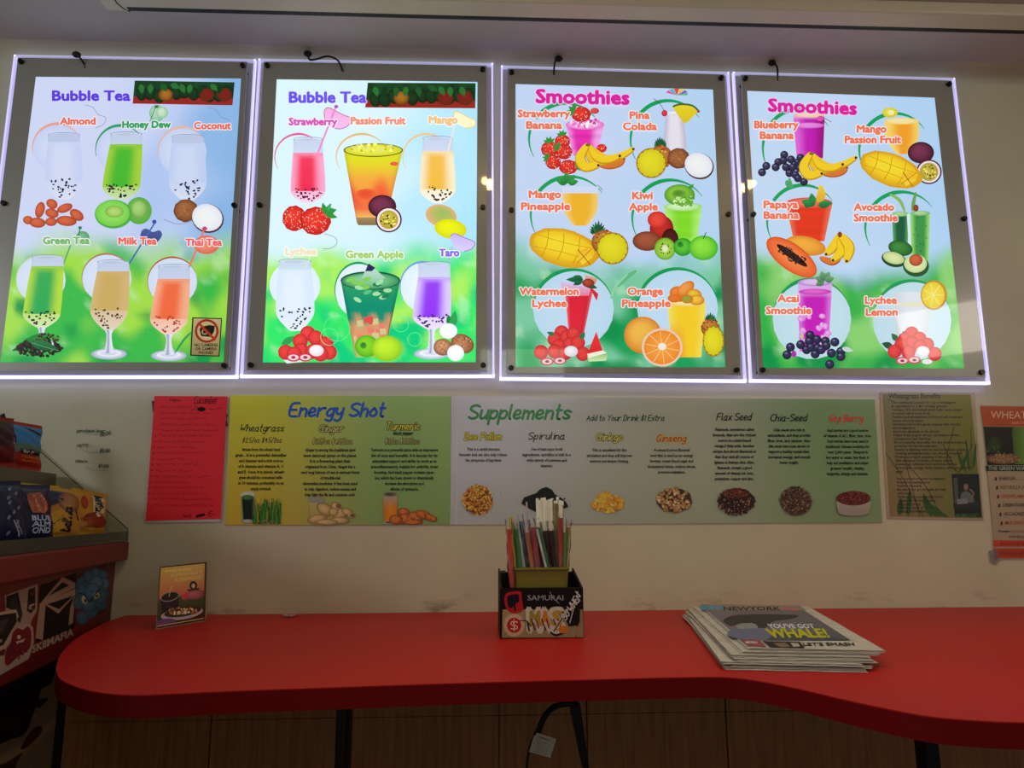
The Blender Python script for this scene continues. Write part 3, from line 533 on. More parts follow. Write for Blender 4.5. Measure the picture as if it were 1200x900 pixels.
A.lathe(800, [(243+i*5.5, 22-i*.85) for i in range(10)], lambda u, t: mix(lin('84e02c'), lin('b4f474'), sm(.3, 1, abs(u)))*(1-.12*math.sin(t*16)**2), 12, cx1=801); A.blob(800, 243, 22.5, 5, 'd8f4c8', '98d860'); A.blob(796, 229, 18, 12.5, '90cc40', '4a9828'); A.blob(796, 228, 10, 6, '4c8828', '88c040'); A.scatter(800, 236, 15, 6, 40, 2, ['b8e888', '68b038', 'd8f4b8', '48a030']); A.leaf(806, 222, 9, 4, -40, '3c9c30')
A.blob(775, 268, 14, 15, 'c83028', '8a1418'); A.blob(770, 258, 11.5, 10, 'ec4c3c', 'c02424', hl=(-.2, 0)); A.blob(785, 282, 10, 14, '501c18', '38100c'); A.blob(758, 283, 17, 11.5, 'a8583c', '6c3420'); A.blob(779, 292, 12.5, 13, '6c9c28'); A.blob(779, 292, 11.5, 12, 'a8d848', '7cb830', hl=(0, 0)); A.scatter(779, 292, 7, 7, 40, .8, ['18200c']); A.blob(779, 292, 4, 5, 'e8ecc0', 'c8d890', hl=(0, 0))
A.blob(800, 290, 11, 10.5, '60cc38', '1c8c28'); A.blob(797, 287, 4, 4, '187028', '48b030'); A.blob(824, 291, 17, 14.5, '90e440', '3cb428'); A.line([(824, 280), (827, 273)], .9, '302818')
A.lathe(678.5, [(337+i*6.4, 17-i*.95) for i in range(10)], lambda u, t: mix(lin('dc2038'), lin('f07080'), sm(.75, 1, abs(u)))*(1-.15*(u > .5)), 12, cx1=675); A.poly([(655, 330), (668, 332), (692, 338), (690, 347), (662, 347)], 'd4c8f0', 'e87898'); A.poly([(685, 322), (700, 327), (697, 334), (686, 333)], 'd8b898', 'c87858'); A.poly([(689, 334), (701, 345), (699, 353)], 'd8243c')
for d, L in ((180, 20), (150, 13), (200, 12), (20, 18), (0, 14)): A.leaf(683, 328+(d < 90)*4, L, 7, d, '1c7c48', '0f4c30')
A.blob(689, 332, 7, 5, 'b84838', '702018')
A.lychee([(658, 390), (650, 398), (664, 396), (672, 392), (655, 406), (668, 404), (677, 402), (634, 413), (650, 412), (683, 415), (662, 414)], 8.5, (669, 412), [(641, 424), (656, 423)]); A.leaf(680, 398, 10, 6, -60, '2c7848'); A.leaf(650, 393, -10, 5, 20, '2c7848')
A.poly([(688, 419), (712, 415), (710, 423), (690, 424)], '90c868', 'd4e8b8'); A.poly([(698.5, 389), (706, 411), (688, 415)], 'ec3838', 'dc2430'); A.poly([(688, 415), (706, 411), (711, 414), (689, 420)], 'f0f0d8')
o1, o2, o3 = lin('f4cc28'), lin('f08c34'), lin('f4dc58')
A.lathe(804, [(355+i*6.4, 22.5-i*.5-(i > 7)*2) for i in range(11)], lambda u, t: mix(mix(o1, o3, sm(.4, 1, abs(u))), o2, sm(.25, .8, t)*sm(.1, -.8, u)), 12, cx1=806); A.blob(804, 355, 22, 5, 'f8e8a0', 'f0c848')
for x, y, rx, ry, r, c in ((795, 345, 11, 9, 20, 'f08838'), (803, 339, 12, 7, -40, 'f4a048'), (813, 346, 9, 7, 10, 'e8c838'), (790, 350, 8, 5, 0, 'e87830'), (816, 352, 9, 6, 0, 'f0cc40'), (805, 351, 7, 5, 0, '88a838')): A.blob(x, y, rx, ry, c, 'd06c20', rot=r)
A.pine(835.5, 400, 12, 17.5, 832, 385, 11, 832, 380, -90, 14)
A.blob(753, 393, 22, 21.5, 'f0bc50', 'd87c28'); A.blob(775.5, 407.5, 24, 22.5, 'f4dcc0', 'e8c8b0', hl=(0, 0)); A.blob(775.5, 407.5, 21.3, 20, 'f4a040', 'ec8828', hl=(0, 0))
for k in range(10): a = k*.628+.2; A.line([(775.5, 407.5), (775.5+20*math.cos(a), 407.5+19*math.sin(a))], .8, 'f8cc90', cap=False)
A.blob(775.5, 406.5, 5, 4.4, 'f6e8dc', n=9)
A.line([(724, 336), (735, 325), (745, 318)], 5, '60b880', w1=-1, k=4); A.line([(715, 350), (722, 335), (735, 322)], 3, '90d0a8', w1=-1, k=4)
A.text('Smoothies', 628.5, 736.5, 121, 15.5, 'd8209c', yb1=123, bold=.055, halo='f0d0f8', hw=.04)
for t, x0, x1, yb in (('Strawberry', 607, 667.5, 138), ('Banana', 617, 658, 151.5), ('Pina', 738, 760.5, 140), ('Colada', 730, 769, 153), ('Mango', 620, 657, 232.5), ('Pineapple', 611, 667.5, 246.5), ('Kiwi', 741, 764, 234), ('Apple', 737, 770, 247), ('Watermelon', 609, 677.5, 346), ('Lychee', 624, 663.5, 360), ('Orange', 735.5, 776, 346), ('Pineapple', 729, 785, 360)): A.name(t, x0, x1, yb, h=8)
A.build('printed_film', BACKLIT_DIM, b3)

b4 = board(.8498, 1.9428, -.0059, 'rightmost backlit menu board with blueberry banana, avocado and lychee lemon smoothies')
A = Art(BP); A.quad([(875.5, 106.5), (1095.2, 114.5), (1130, 431.8), (894.5, 431.2)], bgfn('c0d8fc', 'aed2fa', 292, 335, '88d070', '30b048', '089448', 61, 1.6), 44, 60)
for x, y in ((951.5, 374), (1069, 376)): A.blob(x, y, 46, 47, 'c4e0ec', 'bcdce8', hl=(0, 0)); A.ring(x, y, 46, 47, 4.5, .6, 245, 335, '0c9a54'); A.ring(x, y, 46, 47, 1, 4.5, 200, 245, '0c9a54')
for (x, y, rx, ry) in ((936, 174, 42, 46), (1049, 176, 42, 43), (941, 260, 42, 43), (1057, 267, 43, 42)):
    A.ring(x, y, rx, ry, 4.8, .5, 255, 325, '0ca058'); A.ring(x, y, rx, ry, 4, 4.8, 215, 255, '0ca058'); A.ring(x, y, rx, ry, .6, 3.2, 150, 192, '0ca058')
A.lathe(948, [(135+i*5.6, 18.5-i*.35) for i in range(10)], lambda u, t: mix(lin('c01cb4'), lin('98107c') if u > 0 else lin('e068d8'), sm(.1, 1, abs(u))) if t > .1 else lin('f0b0ec'), 12, cx1=949); A.blob(948, 135, 18, 3, 'f4d8c8', 'e8b880'); A.blob(948, 147, 18, 3.4, 'e890e0', 'd460c8'); A.blob(961, 139, 4, 3, 'e050b0'); A.line([(962, 136), (974, 143)], .6, '504068')
A.line([(925, 210), (928, 218)], 3, '58a868'); A.leaf(921, 211, 12, 7, 60, '48a468')
A.berries([(893, 202), (898, 194.5), (912, 190), (919, 181.5), (909, 196), (918, 188), (927, 187), (935, 190), (921, 196), (929, 196), (937, 197), (925, 203), (932, 205), (935, 209), (942, 213), (938, 185), (943, 190)], 4.8); A.bunch(950, 179, .98)
A.lathe(1056.5, [(142+i*4.3, 20*math.cos(max(0, (i-3)/6.4)*1.3)) for i in range(10)], lambda u, t: mix(lin('f0a028'), lin('f4d468'), sm(.2, .95, abs(u-.1))), 12, cx1=1058); A.blob(1056.5, 142, 20, 4, 'f8e8b0', 'f0d070'); A.blob(1043, 132, 9, 6, 'e8e048', 'd4c420'); A.blob(1044, 132, 4, 3, 'f0f0a0')
A.passion(1088.5, 201.5, 15, 1079, 179, 15.5); A.mangoh(1044, 199, 38, 19, 20)
A.lathe(948, [(238+i*5.6, 27.5-i*1.2) for i in range(9)], lambda u, t: mix(lin('e83c20'), lin('f07858'), sm(.7, 1, abs(u)))*(1-.12*math.sin(t*11)**2), 12); A.blob(948, 238, 27.5, 6.5, 'f0785c', 'd84028'); A.poly([(955, 236), (960, 217), (964, 218), (968, 228), (964, 238)], 'f0cc40', 'd8a830')
for d, x, y, L in ((-100, 953, 240, 14), (200, 952, 240, 14), (-60, 948, 243, 14), (-10, 958, 241, 18), (-150, 950, 242, 10)): A.leaf(x, y, L, 9, d, '2c9850', '106034')
A.blob(944, 288, 24, 11, 'f0b040', 'd88428', rot=12); A.banana([(962, 303), (975, 307), (984, 303)], 9, 'd87838', 'b05828'); A.banana([(983, 276), (976, 290), (968, 298)], 11); A.banana([(984, 276), (986, 294), (976, 305)], 12); A.banana([(985, 276), (995, 290), (992, 306)], 13); A.blob(984, 275, 2.6, 3.4, '8a4020')
A.blob(927.5, 301.5, 35, 15.5, 'd85c24', rot=36); A.blob(927.5, 301.5, 33, 13.8, 'f08848', 'e86030', rot=36, hl=(0, 0)); A.blob(928, 299.5, 22, 4.2, '301810', rot=36); A.scatter(920, 294, 9, 4.5, 50, 1.1, ['0c0808', '3a3030']); A.scatter(934, 304, 11, 5, 60, 1.1, ['0c0808', '3a3030'])
for cx, y0, y1, hw, c, e in ((1055, 251, 290, 10, '185c3c', '58a060'), (1078, 250, 312, 11.5, '3c9448', '98dc70')):
    A.lathe(cx, [(y0+(y1-y0)*i/6, hw-i*.3) for i in range(7)], lambda u, t: mix(lin(c), lin(e), sm(.4, 1, abs(u))), 10); A.blob(cx, y0, hw, 3, 'b0d8a0', '70b068')
A.scatter(1078, 275, 9, 22, 12, .9, ['0c3c20']); A.line([(1064, 252), (1066, 288)], 3, 'd8ecf4'); A.straw(1071, 250, 1073, 226, '70b888', 1.2); A.line([(1043, 228), (1054, 235), (1060, 248)], 4, '88b860', w1=-1, k=4); A.line([(1073, 226), (1070, 238), (1069, 247)], 4, '6ca050', w1=-1, k=4); A.blob(1073, 244, 3.2, 4, 'a04830', '602418')
A.blob(1055, 291, 14.5, 9, '3c8c3c', '1a5024', rot=12); A.blob(1047, 304, 14.5, 9, '1c4424', rot=14); A.blob(1047, 302.5, 12.8, 7, 'dce8a8', 'b4cc80', rot=14, hl=(0, 0)); A.blob(1073, 311.5, 15.5, 13, '1c5028', rot=8); A.blob(1072.5, 309, 13.5, 10.8, 'e0ecb4', 'c0d890', hl=(0, 0)); A.blob(1073, 305, 8, 7, 'd06840', '98381c')
A.lathe(955, [(331+i*9, 20-i*.35) for i in range(10)], lambda u, t: (mix(lin('c41cb8'), lin('dc74dc'), sm(.55, 1, abs(u))) if t > .12 else lin('d8a8e8')), 12, cx1=953.5); A.blob(955, 331, 20, 4.5, 'e4c4f0', 'b078c8'); A.blob(955, 342, 19, 3.5, 'e468d0', 'c030b0')
for k in range(16): A.blob(random.choice((942, 965))+random.uniform(-6, 6), random.uniform(368, 402), 4, 3, 'e8b8ec', 'd468d4', rot=random.uniform(0, 90))
for d in (150, 200, 250, 300, 345): A.leaf(966, 329, 12, 8, d, '78a878', '3c7850')
A.berries([(926, 407), (922, 416), (938, 404), (945, 410), (949, 393), (948, 400), (957, 398), (967, 400), (950, 407), (958, 408), (955, 415), (968, 405), (978, 401), (962, 410), (974, 414), (985, 412), (985, 418), (972, 427)], 5.4); A.blob(930, 415, 3, 4, 'b030b0'); A.leaf(986, 408, 14, 6, 15, 'c0d8d0'); A.leaf(940, 398, 8, 4, -100, 'c0c890')
A.lathe(1070, [(342+i*6, 23-i*.5) for i in range(11)], lambda u, t: mix(lin('dce4ec'), lin('ccd8dc'), sm(.3, 1, abs(u))), 10, cx1=1068); A.blob(1070, 357, 22, 3, 'e8e4c8', 'dce0d4')
A.blob(1094, 346, 15.5, 17.5, 'd8a428', 'c08820', hl=(0, 0)); A.blob(1093, 346, 13.5, 15.5, 'f0dc40', 'e4c828', hl=(0, 0))
for k in range(7): a = k*.9; A.line([(1093, 346), (1093+12*math.cos(a), 346+14*math.sin(a))], .8, 'f4ec98', cap=False)
A.leaf(1046, 407, 14, 8, 200, '1c5030'); A.leaf(1052, 400, 12, 7, 230, '2c6840'); A.leaf(1056, 394, 10, 6, -40, '386848')
A.lychee([(1068, 391), (1060, 398), (1077, 397), (1068, 402), (1086, 404), (1056, 404), (1078, 406), (1048, 412), (1064, 413), (1095, 415)], 8.3, (1081, 412), [(1057, 423), (1071, 422)]); A.blob(1086, 424, 6, 3, 'f0e8ec')
A.text('Smoothies', 900.5, 1003, 130.5, 14.5, 'd8209c', yb1=134.5, bold=.055, halo='f0d0f8', hw=.04)
for t, x0, x1, yb in (('Blueberry', 884, 935, 150.5), ('Banana', 890.5, 929.5, 163), ('Mango', 1004, 1038, 155.5), ('Passion Fruit', 990, 1055, 168), ('Papaya', 895, 934.5, 244), ('Banana', 895, 935.5, 256.5), ('Avocado', 1000.5, 1047, 247), ('Smoothie', 1000.5, 1051, 259.5), ('Acai', 911, 935.5, 354), ('Smoothie', 897.5, 950, 368), ('Lychee', 1013.5, 1050, 356), ('Lemon', 1014.5, 1051, 370)): A.name(t, x0, x1, yb, h=8)
A.build('printed_film', BACKLIT_DIM, b4)
# power leads of the boards
BLK = mat('black_cable', '0a0908', rough=.5)
for pl, pts, lb in (((88, 62), [(88, 62), (94, 68), (99, 76), (100, 80)], 'short black power lead plugged in above the leftmost menu board'),
                ((360, 61), [(361, 64), (363, 70), (372, 69), (384, 66), (396, 71), (402, 84)], 'long wavy black power lead above the second menu board'),
                ((655, 67), [(653, 68), (650, 74), (649, 88)], 'black power lead hanging from a round plug above the third menu board'),
                ((906, 72), [(907, 73), (911, 80), (911, 95)], 'black power lead hooked down above the rightmost menu board')):
    P = wy(-.040); c = WALLP.pt(*pl); t = thing('power_lead', tuple(c), lb, 'cable', 'black leads above the menu boards')
    bm = bmesh.new(); bmesh.ops.create_uvsphere(bm, u_segments=14, v_segments=8, radius=.0095, matrix=Matrix.Translation((P.pt(*pl).x, -.034, P.pt(*pl).z))@Matrix.Diagonal((1, .8, .72, 1))); me = bpy.data.meshes.new('m'); bm.to_mesh(me); bm.free(); obj('plug', me, BLK, t)
    obj('wire', tube(smooth3([(P if q[1] < 75 else wy(-.03)).pt(*q) for q in pts]), .0022, 7), BLK, t)
# ------------------------------------------------------------------ paper on the wall under the boards
def sheet(root, nm, pl, c4, th, m, off=0):
    P = [pl.pt(*c, off) for c in c4]; return obj(nm, prism(P, tuple(-pl.n*th)), m, root)
PAPER = mat('white_paper', 'd8d8d4', rough=.6, noise_amt=.02); WALLART = wy(-.0022)
G = 3.1                                        # the photo shows the papers in about a third of full light
def flat2(a, b, c, d):                          # bilinear colours TL TR BR BL
    a, b, c, d = map(lin, (a, b, c, d))
    return lambda u, v, x, y: mix(mix(a, b, u), mix(d, c, u), v)
TX = '141810'
t = thing('energy_shot_poster', tuple(WALLP.pt(396, 540)), 'yellow-green energy shot poster with wheatgrass, ginger and turmeric columns', 'poster')
C4 = [(270, 463), (528.5, 464.3), (527, 615), (264.5, 615.3)]; sheet(t, 'paper', WALLART, C4, .0018, PAPER, -.0002)
A = Art(WALLART, gain=G); A.quad(C4, lambda u, v, x, y: mix(mix(lin('8e9228'), lin('8a7424'), v), mix(lin('64824f'), lin('556e40'), v), sm(.05, .75, u)), 20, 10)
A.hand('Energy Shot', 338, 449, 488, 15.5, '1c3c88', w=3.0, shear=.25)
A.hand('Wheatgrass', 281, 332, 505.5, 8, '101c10', w=1.1, shear=.3); A.hand('$2.5/oz $4.5/2oz', 284, 330, 518.5, 5.6, '182014', w=.8)
A.hand('Ginger', 374, 402, 506, 8, 'c8a860', w=1.0, halo='0c0804', hw=1.5); A.hand('$2.5/oz $4.5/2oz', 366, 412, 520, 5.8, 'b8a050', w=.6, halo='0c0c04', hw=1.1)
A.hand('Turmeric', 452, 491, 503.5, 8.5, 'e09030', w=1.1, halo='100804', hw=1.4); A.hand('black pepper', 461, 484, 509.5, 4, '141410', w=.7); A.hand('$3/oz $5.5/2oz', 451, 491, 520, 5.8, 'b8a050', w=.6, halo='0c0c04', hw=1.1)
PW_ = ['Straws from the wheat head', 'grain , it is a powerful detoxifier', 'and cleanser and a rich source', 'of b vitamins and vitamins A, C', 'and E. Once it is juiced, wheat-', 'grass should be consumed with-', 'in 10 minutes, preferably on an', 'empty stomach.']
A.para(PW_, 306, 528.5, 6.55, 1.72, 3.6, TX, bold=.03)
A.para(['Ginger is among the healthiest (and', 'most delicious) spices on the planet.', 'It is a flowering plant that', 'originated from China. Ginger has a', 'very long history of use in various forms', 'of traditional', 'alternative medicine. It has been used', 'to help digestion, reduce nausea and', 'help fight the flu and common cold.'], 387, 529, 6.55, 1.68, 3.6, TX, bold=.03)
A.para(['Turmeric is a powerful spice with an impressive', 'list of uses and benefits. It is known for its', 'antioxidant support and ability to work as an', 'anti-inflammatory, helpful for arthritis, brain', 'boosting. And black pepper contains piper-', 'ine, which has been shown to dramatically', 'increase the absorption and', 'effects of turmeric.'], 474, 529, 6.55, 1.68, 3.6, TX, bold=.03)
A.gain = G*.66
A.lathe(290.5, [(580, 8), (590, 7.6), (600, 6.8), (609, 6.2)], lambda u, t: lin('10180e') if abs(u) < .8 else lin('808878'), 8); A.blob(290.5, 580, 8.4, 4, 'a8a8a0'); A.blob(290.5, 583, 7, 3, '3c6a2c', '28501c'); A.blob(290, 611, 7, 2.6, '9c9c98', '6c6c68')
for k in range(75): x = random.uniform(297, 329); A.line([(x, 614), (x+random.uniform(-3, 3)*.5, 600), (x+random.uniform(-4, 4), random.uniform(583, 592))], 1.1, random.choice(['1c4c18', '2c6a24', '143810', '3c7c30']), w1=.3, cap=False)
A.scatter(313, 612, 15, 2, 40, .8, ['5a5038', '80805c'])
A.poly([(360, 583), (380, 582), (378, 592), (366, 594)], '7c7c70'); A.poly([(362, 589), (376, 590), (392, 608), (388, 614), (364, 614)], 'a09458', '8a7c40')
for x, y, rx, ry, r in ((381, 597, 11, 7, 30), (372, 608, 12, 5, -10), (394, 594, 7, 5, 40), (399, 602, 10, 6, -25), (407, 600, 7, 4, 20), (412, 604, 5, 3.5, 10), (398, 610, 12, 4, 0), (383, 612, 14, 3.5, 0), (391, 600, 6, 5, 0)): A.blob(x, y, rx, ry, 'b49c68', '6a5434', rot=r)
A.blob(397, 593, 3, 2.6, '6a4c2c'); A.blob(413, 604, 3, 2, '604428')
A.lathe(457.5, [(581, 8.4), (595, 8), (612, 7)], lambda u, t: mix(lin('c07818'), lin('b45c10'), abs(u)) if t > .12 else lin('8a8878'), 8); A.blob(457.5, 579.5, 8.6, 2.8, '38302a', '7c7464'); A.blob(456, 612.5, 6, 2, '141210', 'b0a890')
for x, y, rx, ry, r in ((473, 600, 7, 5, 0), (475, 608, 12, 6, 0), (487, 605, 9, 5, 20), (496, 603, 10, 5, 15), (505, 607, 8, 4, 20), (484, 612, 12, 3, 0), (464, 609, 8, 6, 0)): A.blob(x, y, rx, ry, 'b46428', '5c2c10', rot=r)
for k in range(26): x = random.uniform(466, 510); A.line([(x, 600+random.uniform(0, 10)), (x+2, 603+random.uniform(0, 8))], .5, random.choice(['5a2c10', 'c8843c']), cap=False)
A.build('printed_face', GLOSSY, t)

t = thing('supplements_poster', tuple(WALLP.pt(780, 540)), 'long grey-green supplements poster from bee pollen to goji berry', 'poster')
C4 = [(529, 464.3), (1025, 468), (1034, 612.5), (527.5, 615)]; sheet(t, 'paper', WALLART, C4, .0018, PAPER, -.0002)
A = Art(WALLART, gain=G)
def fs(u, v, x, y):
    c = mix(lin('828892'), lin('6f766a'), sm(0, .55, u)); c = mix(c, lin('4e6848'), sm(.55, .9, u)); return mix(c, lin('5c6450'), .35*sm(.4, 1, v))
A.quad(C4, fs, 30, 10); A.line([(536, 465), (535, 614)], .5, '94948c', cap=False)
A.hand('Supplements', 549, 667, 491, 16.5, '185c30', w=3.0, shear=.25); A.hand('Add to Your Drink $1 Extra', 687.5, 778, 493, 6.6, '142c1c', w=1.0)
for tt, x0, x1, yb, c, hl in (('Bee Pollen', 544.5, 587, 515.5, 'c89420', '382c10'), ('Spirulina', 619, 661, 515, '0c100c', None), ('Ginkgo', 698.5, 729, 516, 'b89c40', '14140a'), ('Ginseng', 769, 803, 517.5, '6c2c18', '947c40'), ('Flax Seed', 839.5, 879.5, 492.5, '101010', None), ('Chia-Seed', 902.5, 944.5, 493.5, '101420', None), ('Goji Berry', 971, 1010.5, 494, '9c2020', None)):
    A.hand(tt, x0, x1, yb, 8.2, c, w=1.1, halo=hl, hw=1.3)
A.para(['This is a useful immune', 'booster and can also help relieve', 'the symptoms of hay fever'], 566.5, 528, 6.5, 1.68, 3.5, TX, bold=.025)
A.para(['One of main super foods', 'ingredients, spirulina is rich in a', 'wide variety of nutrients and', 'vitamins.'], 640.5, 528, 6.5, 1.62, 3.5, TX, bold=.025)
A.para(['This is excellent for the', 'circulation and they will improve', 'memory and sharper thinking.'], 714, 529, 6.5, 1.62, 3.5, TX, bold=.025)
A.para(['A sweet licorice flavored', 'root this is used as an energy', 'booster, lower blood sugar and', 'cholesterol levels, reduce stress,', 'promote relaxation.'], 787, 529, 6.45, 1.68, 3.5, TX, bold=.025)
A.para(['Flaxseeds, sometimes called', 'linseeds, that are the richest', 'source in a plant-based', 'omega-3 fatty acids. Another', 'unique fact about flaxseeds is', 'that they rank #1 source of', 'lignans in human diet. Also,', 'flaxseeds contain a good', 'amount of vitamin b6, iron,', 'potassium, copper and zinc.'], 860.5, 505, 6.4, 1.68, 3.5, TX, bold=.03)
A.para(['Chia seeds are rich in', 'antioxidants, and they provide', 'fiber, iron, and calcium. Also', 'chia seeds have been shown to', 'support a healthy metabolism,', 'increased energy, and overall', 'lower weight.'], 924.5, 505.5, 6.35, 1.68, 3.5, TX, bold=.03)
A.para(['Goji berries are a good source', 'of vitamin A &C, fiber, zinc, iron.', 'Goji berries have been used in', 'traditional Chinese medicine for', 'over 2,000 years.  Steeped in', 'hot water or eaten, raw them in', 'help aid meditation and attain', 'greater health, vitality,', 'longevity, energy and stamina.'], 993, 506, 6.35, 1.62, 3.5, TX, bold=.03)
A.gain = G*.62
A.blob(560, 586, 17, 17, '5c3c18', wob=.03); A.scatter(560, 586, 18, 18, 420, 1.3, ['c8883c', 'd89c30', 'a86428', '5a2c14', 'e0ac4c', 'b8702c']); A.scatter(565, 583, 25, 20, 16, .6, ['141410', 'b8702c'])
A.poly([(611, 590), (614, 583), (622, 580), (628, 578), (633, 573), (640, 570.5), (647, 574), (650, 579), (657, 583), (663, 588), (666, 594), (650, 600), (628, 600), (620, 596)], '0a0c0a'); A.scatter(638, 588, 26, 8, 50, 1.6, ['0a0c0a', '121412'])
A.scatter(712, 590, 18, 10, 130, 2.8, ['b07c2c', 'c89438', 'd8a848', '946420', 'c08830']); A.scatter(708, 583, 10, 7, 60, 2.4, ['b87c2c', 'd0a040'])
A.blob(790, 586, 21, 14, '3a2818', wob=.04)
for k in range(85): a = random.uniform(0, 6.28); q = math.sqrt(random.random()); A.blob(790+20*q*math.cos(a), 586+13.5*q*math.sin(a), random.uniform(2, 4), random.uniform(1.2, 2.2), random.choice(['c8a878', 'b08c60', '9c7848', 'd8bc90']), '5a4024', rot=random.uniform(0, 180), n=8)
A.blob(862.5, 587, 21.5, 15, '241412', wob=.04); A.scatter(862.5, 588, 22, 16, 330, 1.2, ['1c0c0c', '301816', '482420', '100808', '7c6050']); A.scatter(862, 578, 15, 6, 120, 1.1, ['5c2418', '702c1c', '48201a'])
A.blob(932, 587, 18.5, 16.5, '3c2c24', rot=20); A.scatter(932, 587, 19, 17, 420, 1.0, ['5c4438', '281c18', '806850', '48342c', '1c1412'])
A.poly([(979, 588), (1020, 588), (1018, 599), (1008, 604), (990, 604), (981, 599)], '8c8880', '7c746c'); A.blob(999.5, 600, 18, 4.5, '807c74'); A.blob(999.5, 584, 20, 8.5, '4c1c18'); A.scatter(999.5, 583.5, 19, 7.5, 200, 1.3, ['5c201c', '3c1412', '702c24', '481814'])
A.build('printed_face', GLOSSY, t)

t = thing('red_note_sheet', tuple(WALLP.pt(218, 536)), 'bright red paper sheet covered in faint handwriting, tilted on the wall', 'note')
C4 = [(181, 464), (266.5, 464.5), (258.5, 608), (170.5, 610.5)]; RP = mat('red_paper', 'ff2236', rough=.6, noise_amt=.02); sheet(t, 'paper', wy(-.004), C4, .0008, RP)
sheet(t, 'white_backing', wy(-.0028), [(180, 470), (262, 470), (258, 611.5), (169.5, 612.5)], .001, PAPER)
DK = mat('black_tape', '100c10', rough=.5)
for q in ([(178, 470), (183, 469), (183, 484), (179, 483)], [(263, 483), (267, 486), (265, 491), (267, 499), (262, 500)]): obj('black_tape', prism([wy(-.0035).pt(*p) for p in q], (0, .0015, 0)), DK, t)
A = Art(wy(-.0041), gain=2.6); r1 = '7c1018'
A.hand('New', 199, 211, 470.5, 4, '601018', w=.7); A.hand('Cucumber', 227, 254, 473, 9, '501018', w=.8); A.blob(236, 479.5, 5, 2.6, '140808'); A.squig(223, 231, 479.5, 4, '501018'); A.squig(244, 260, 479, 2.4, '501018')
for k in range(18):
    y = 477+k*6.75; xl = 190-k*.75 if k > 4 else 188; A.squig(xl, [238, 246, 243, 252, 256, 252, 240, 228, 240, 216, 232, 226, 246, 222, 238, 241, 250, 252][k], y+random.uniform(-.4, .4), 2.6, r1, w=.5)
    if k > 4 and k != 16: A.blob(xl-4, y, .8, .8, '501018', n=6)
A.hand('not', 214, 224, 606, 3.6, '501018', w=.7); A.line([(231, 605), (239, 603)], 3, '140808'); A.hand('E-', 244, 251, 605, 6, '501018', w=.9)
A.build('handwriting', INK, t)

t = thing('handwritten_price_sheet', tuple(WALLP.pt(108, 515)), 'clear film sheet with handwritten snack prices beside the red note', 'note')
sheet(t, 'film', wy(-.002), [(84, 470), (131, 470), (130, 558), (83, 558)], .0008, clear('price_film', (1, 1, 1), .0, .2, ior=1.04))
A = Art(wy(-.0022), gain=2.4); gk = '20483c'
A.hand('protein bar', 90, 123, 506.5, 3.6, gk, w=.8); A.hand('$2.00', 117, 129, 511.5, 4, '223028', w=.7, yb1=509); A.hand('NUTS', 90, 103, 524, 3.6, '303c34', w=.65); A.hand('$2.00', 117, 128, 530, 4, '223028', w=.7); A.hand('Others', 88, 102, 542, 3.4, '343c34', w=.6); A.hand('$1.00', 115, 127, 548, 3.8, '223028', w=.7)
for y0, x0 in ((508, 95), (529, 95), (550, 100)): A.line([(x0, y0-3), (x0+8, y0+1), (x0+28, y0+1)], .35, '5c5c50', cap=False)
A.build('handwriting', INK, t)

t = thing('wheatgrass_benefits_sheet', tuple(WALLP.pt(1092, 535)), 'laminated sheet listing wheatgrass benefits over a leafy background with a small photo', 'poster')
sheet(t, 'paper', wy(-.002), [(1031, 459.5), (1142, 460), (1153, 609.5), (1040, 607.5)], .001, mat('laminated_paper', 'b8aa90', rough=.3, noise_amt=.02))
C4 = [(1034, 462), (1137.5, 462.5), (1151.5, 607.5), (1042.5, 605.5)]; A = Art(wy(-.0022), gain=2.3)
A.quad(C4, lambda u, v, x, y: mix(mix(mix(lin('5c5c40'), lin('5c5c24'), sm(.3, .9, u)), mix(lin('66583c'), lin('50582c'), u), v), lin('7c6c54'), .8*sm(.2, .0, abs(v-.72)+abs(u-.3)*.6)), 20, 20)
for p in ([(1038, 531), (1058, 560), (1082, 606)], [(1060, 536), (1066, 560), (1078, 605)], [(1064, 545), (1085, 570), (1102, 604)], [(1140, 520), (1128, 545), (1121, 556)], [(1125, 525), (1133, 555)], [(1105, 520), (1120, 552)], [(1138, 500), (1138, 552)], [(1118, 500), (1110, 540), (1128, 556)], [(1046, 470), (1040, 468)]): A.line(p, .8, '2c3018', k=4)
for x, y, L, W, a in ((1054, 605, -22, 8, 95), (1064, 606, -34, 6, 94), (1092, 606, -30, 9, 70), (1108, 606, -34, 7, 35), (1112, 606, -24, 5, 20), (1136, 554, -40, 4, 84), (1131, 554, -30, 4, 70), (1125, 554, -26, 4, 110), (1140, 552, -36, 4, 97), (1100, 606, -20, 8, 50)): A.leaf(x, y, L, W, a, '1c3c18', '2c4820')
A.text('Wheatgrass Benefits', 1041, 1102, 466.8, 6, '282418', bold=.012)
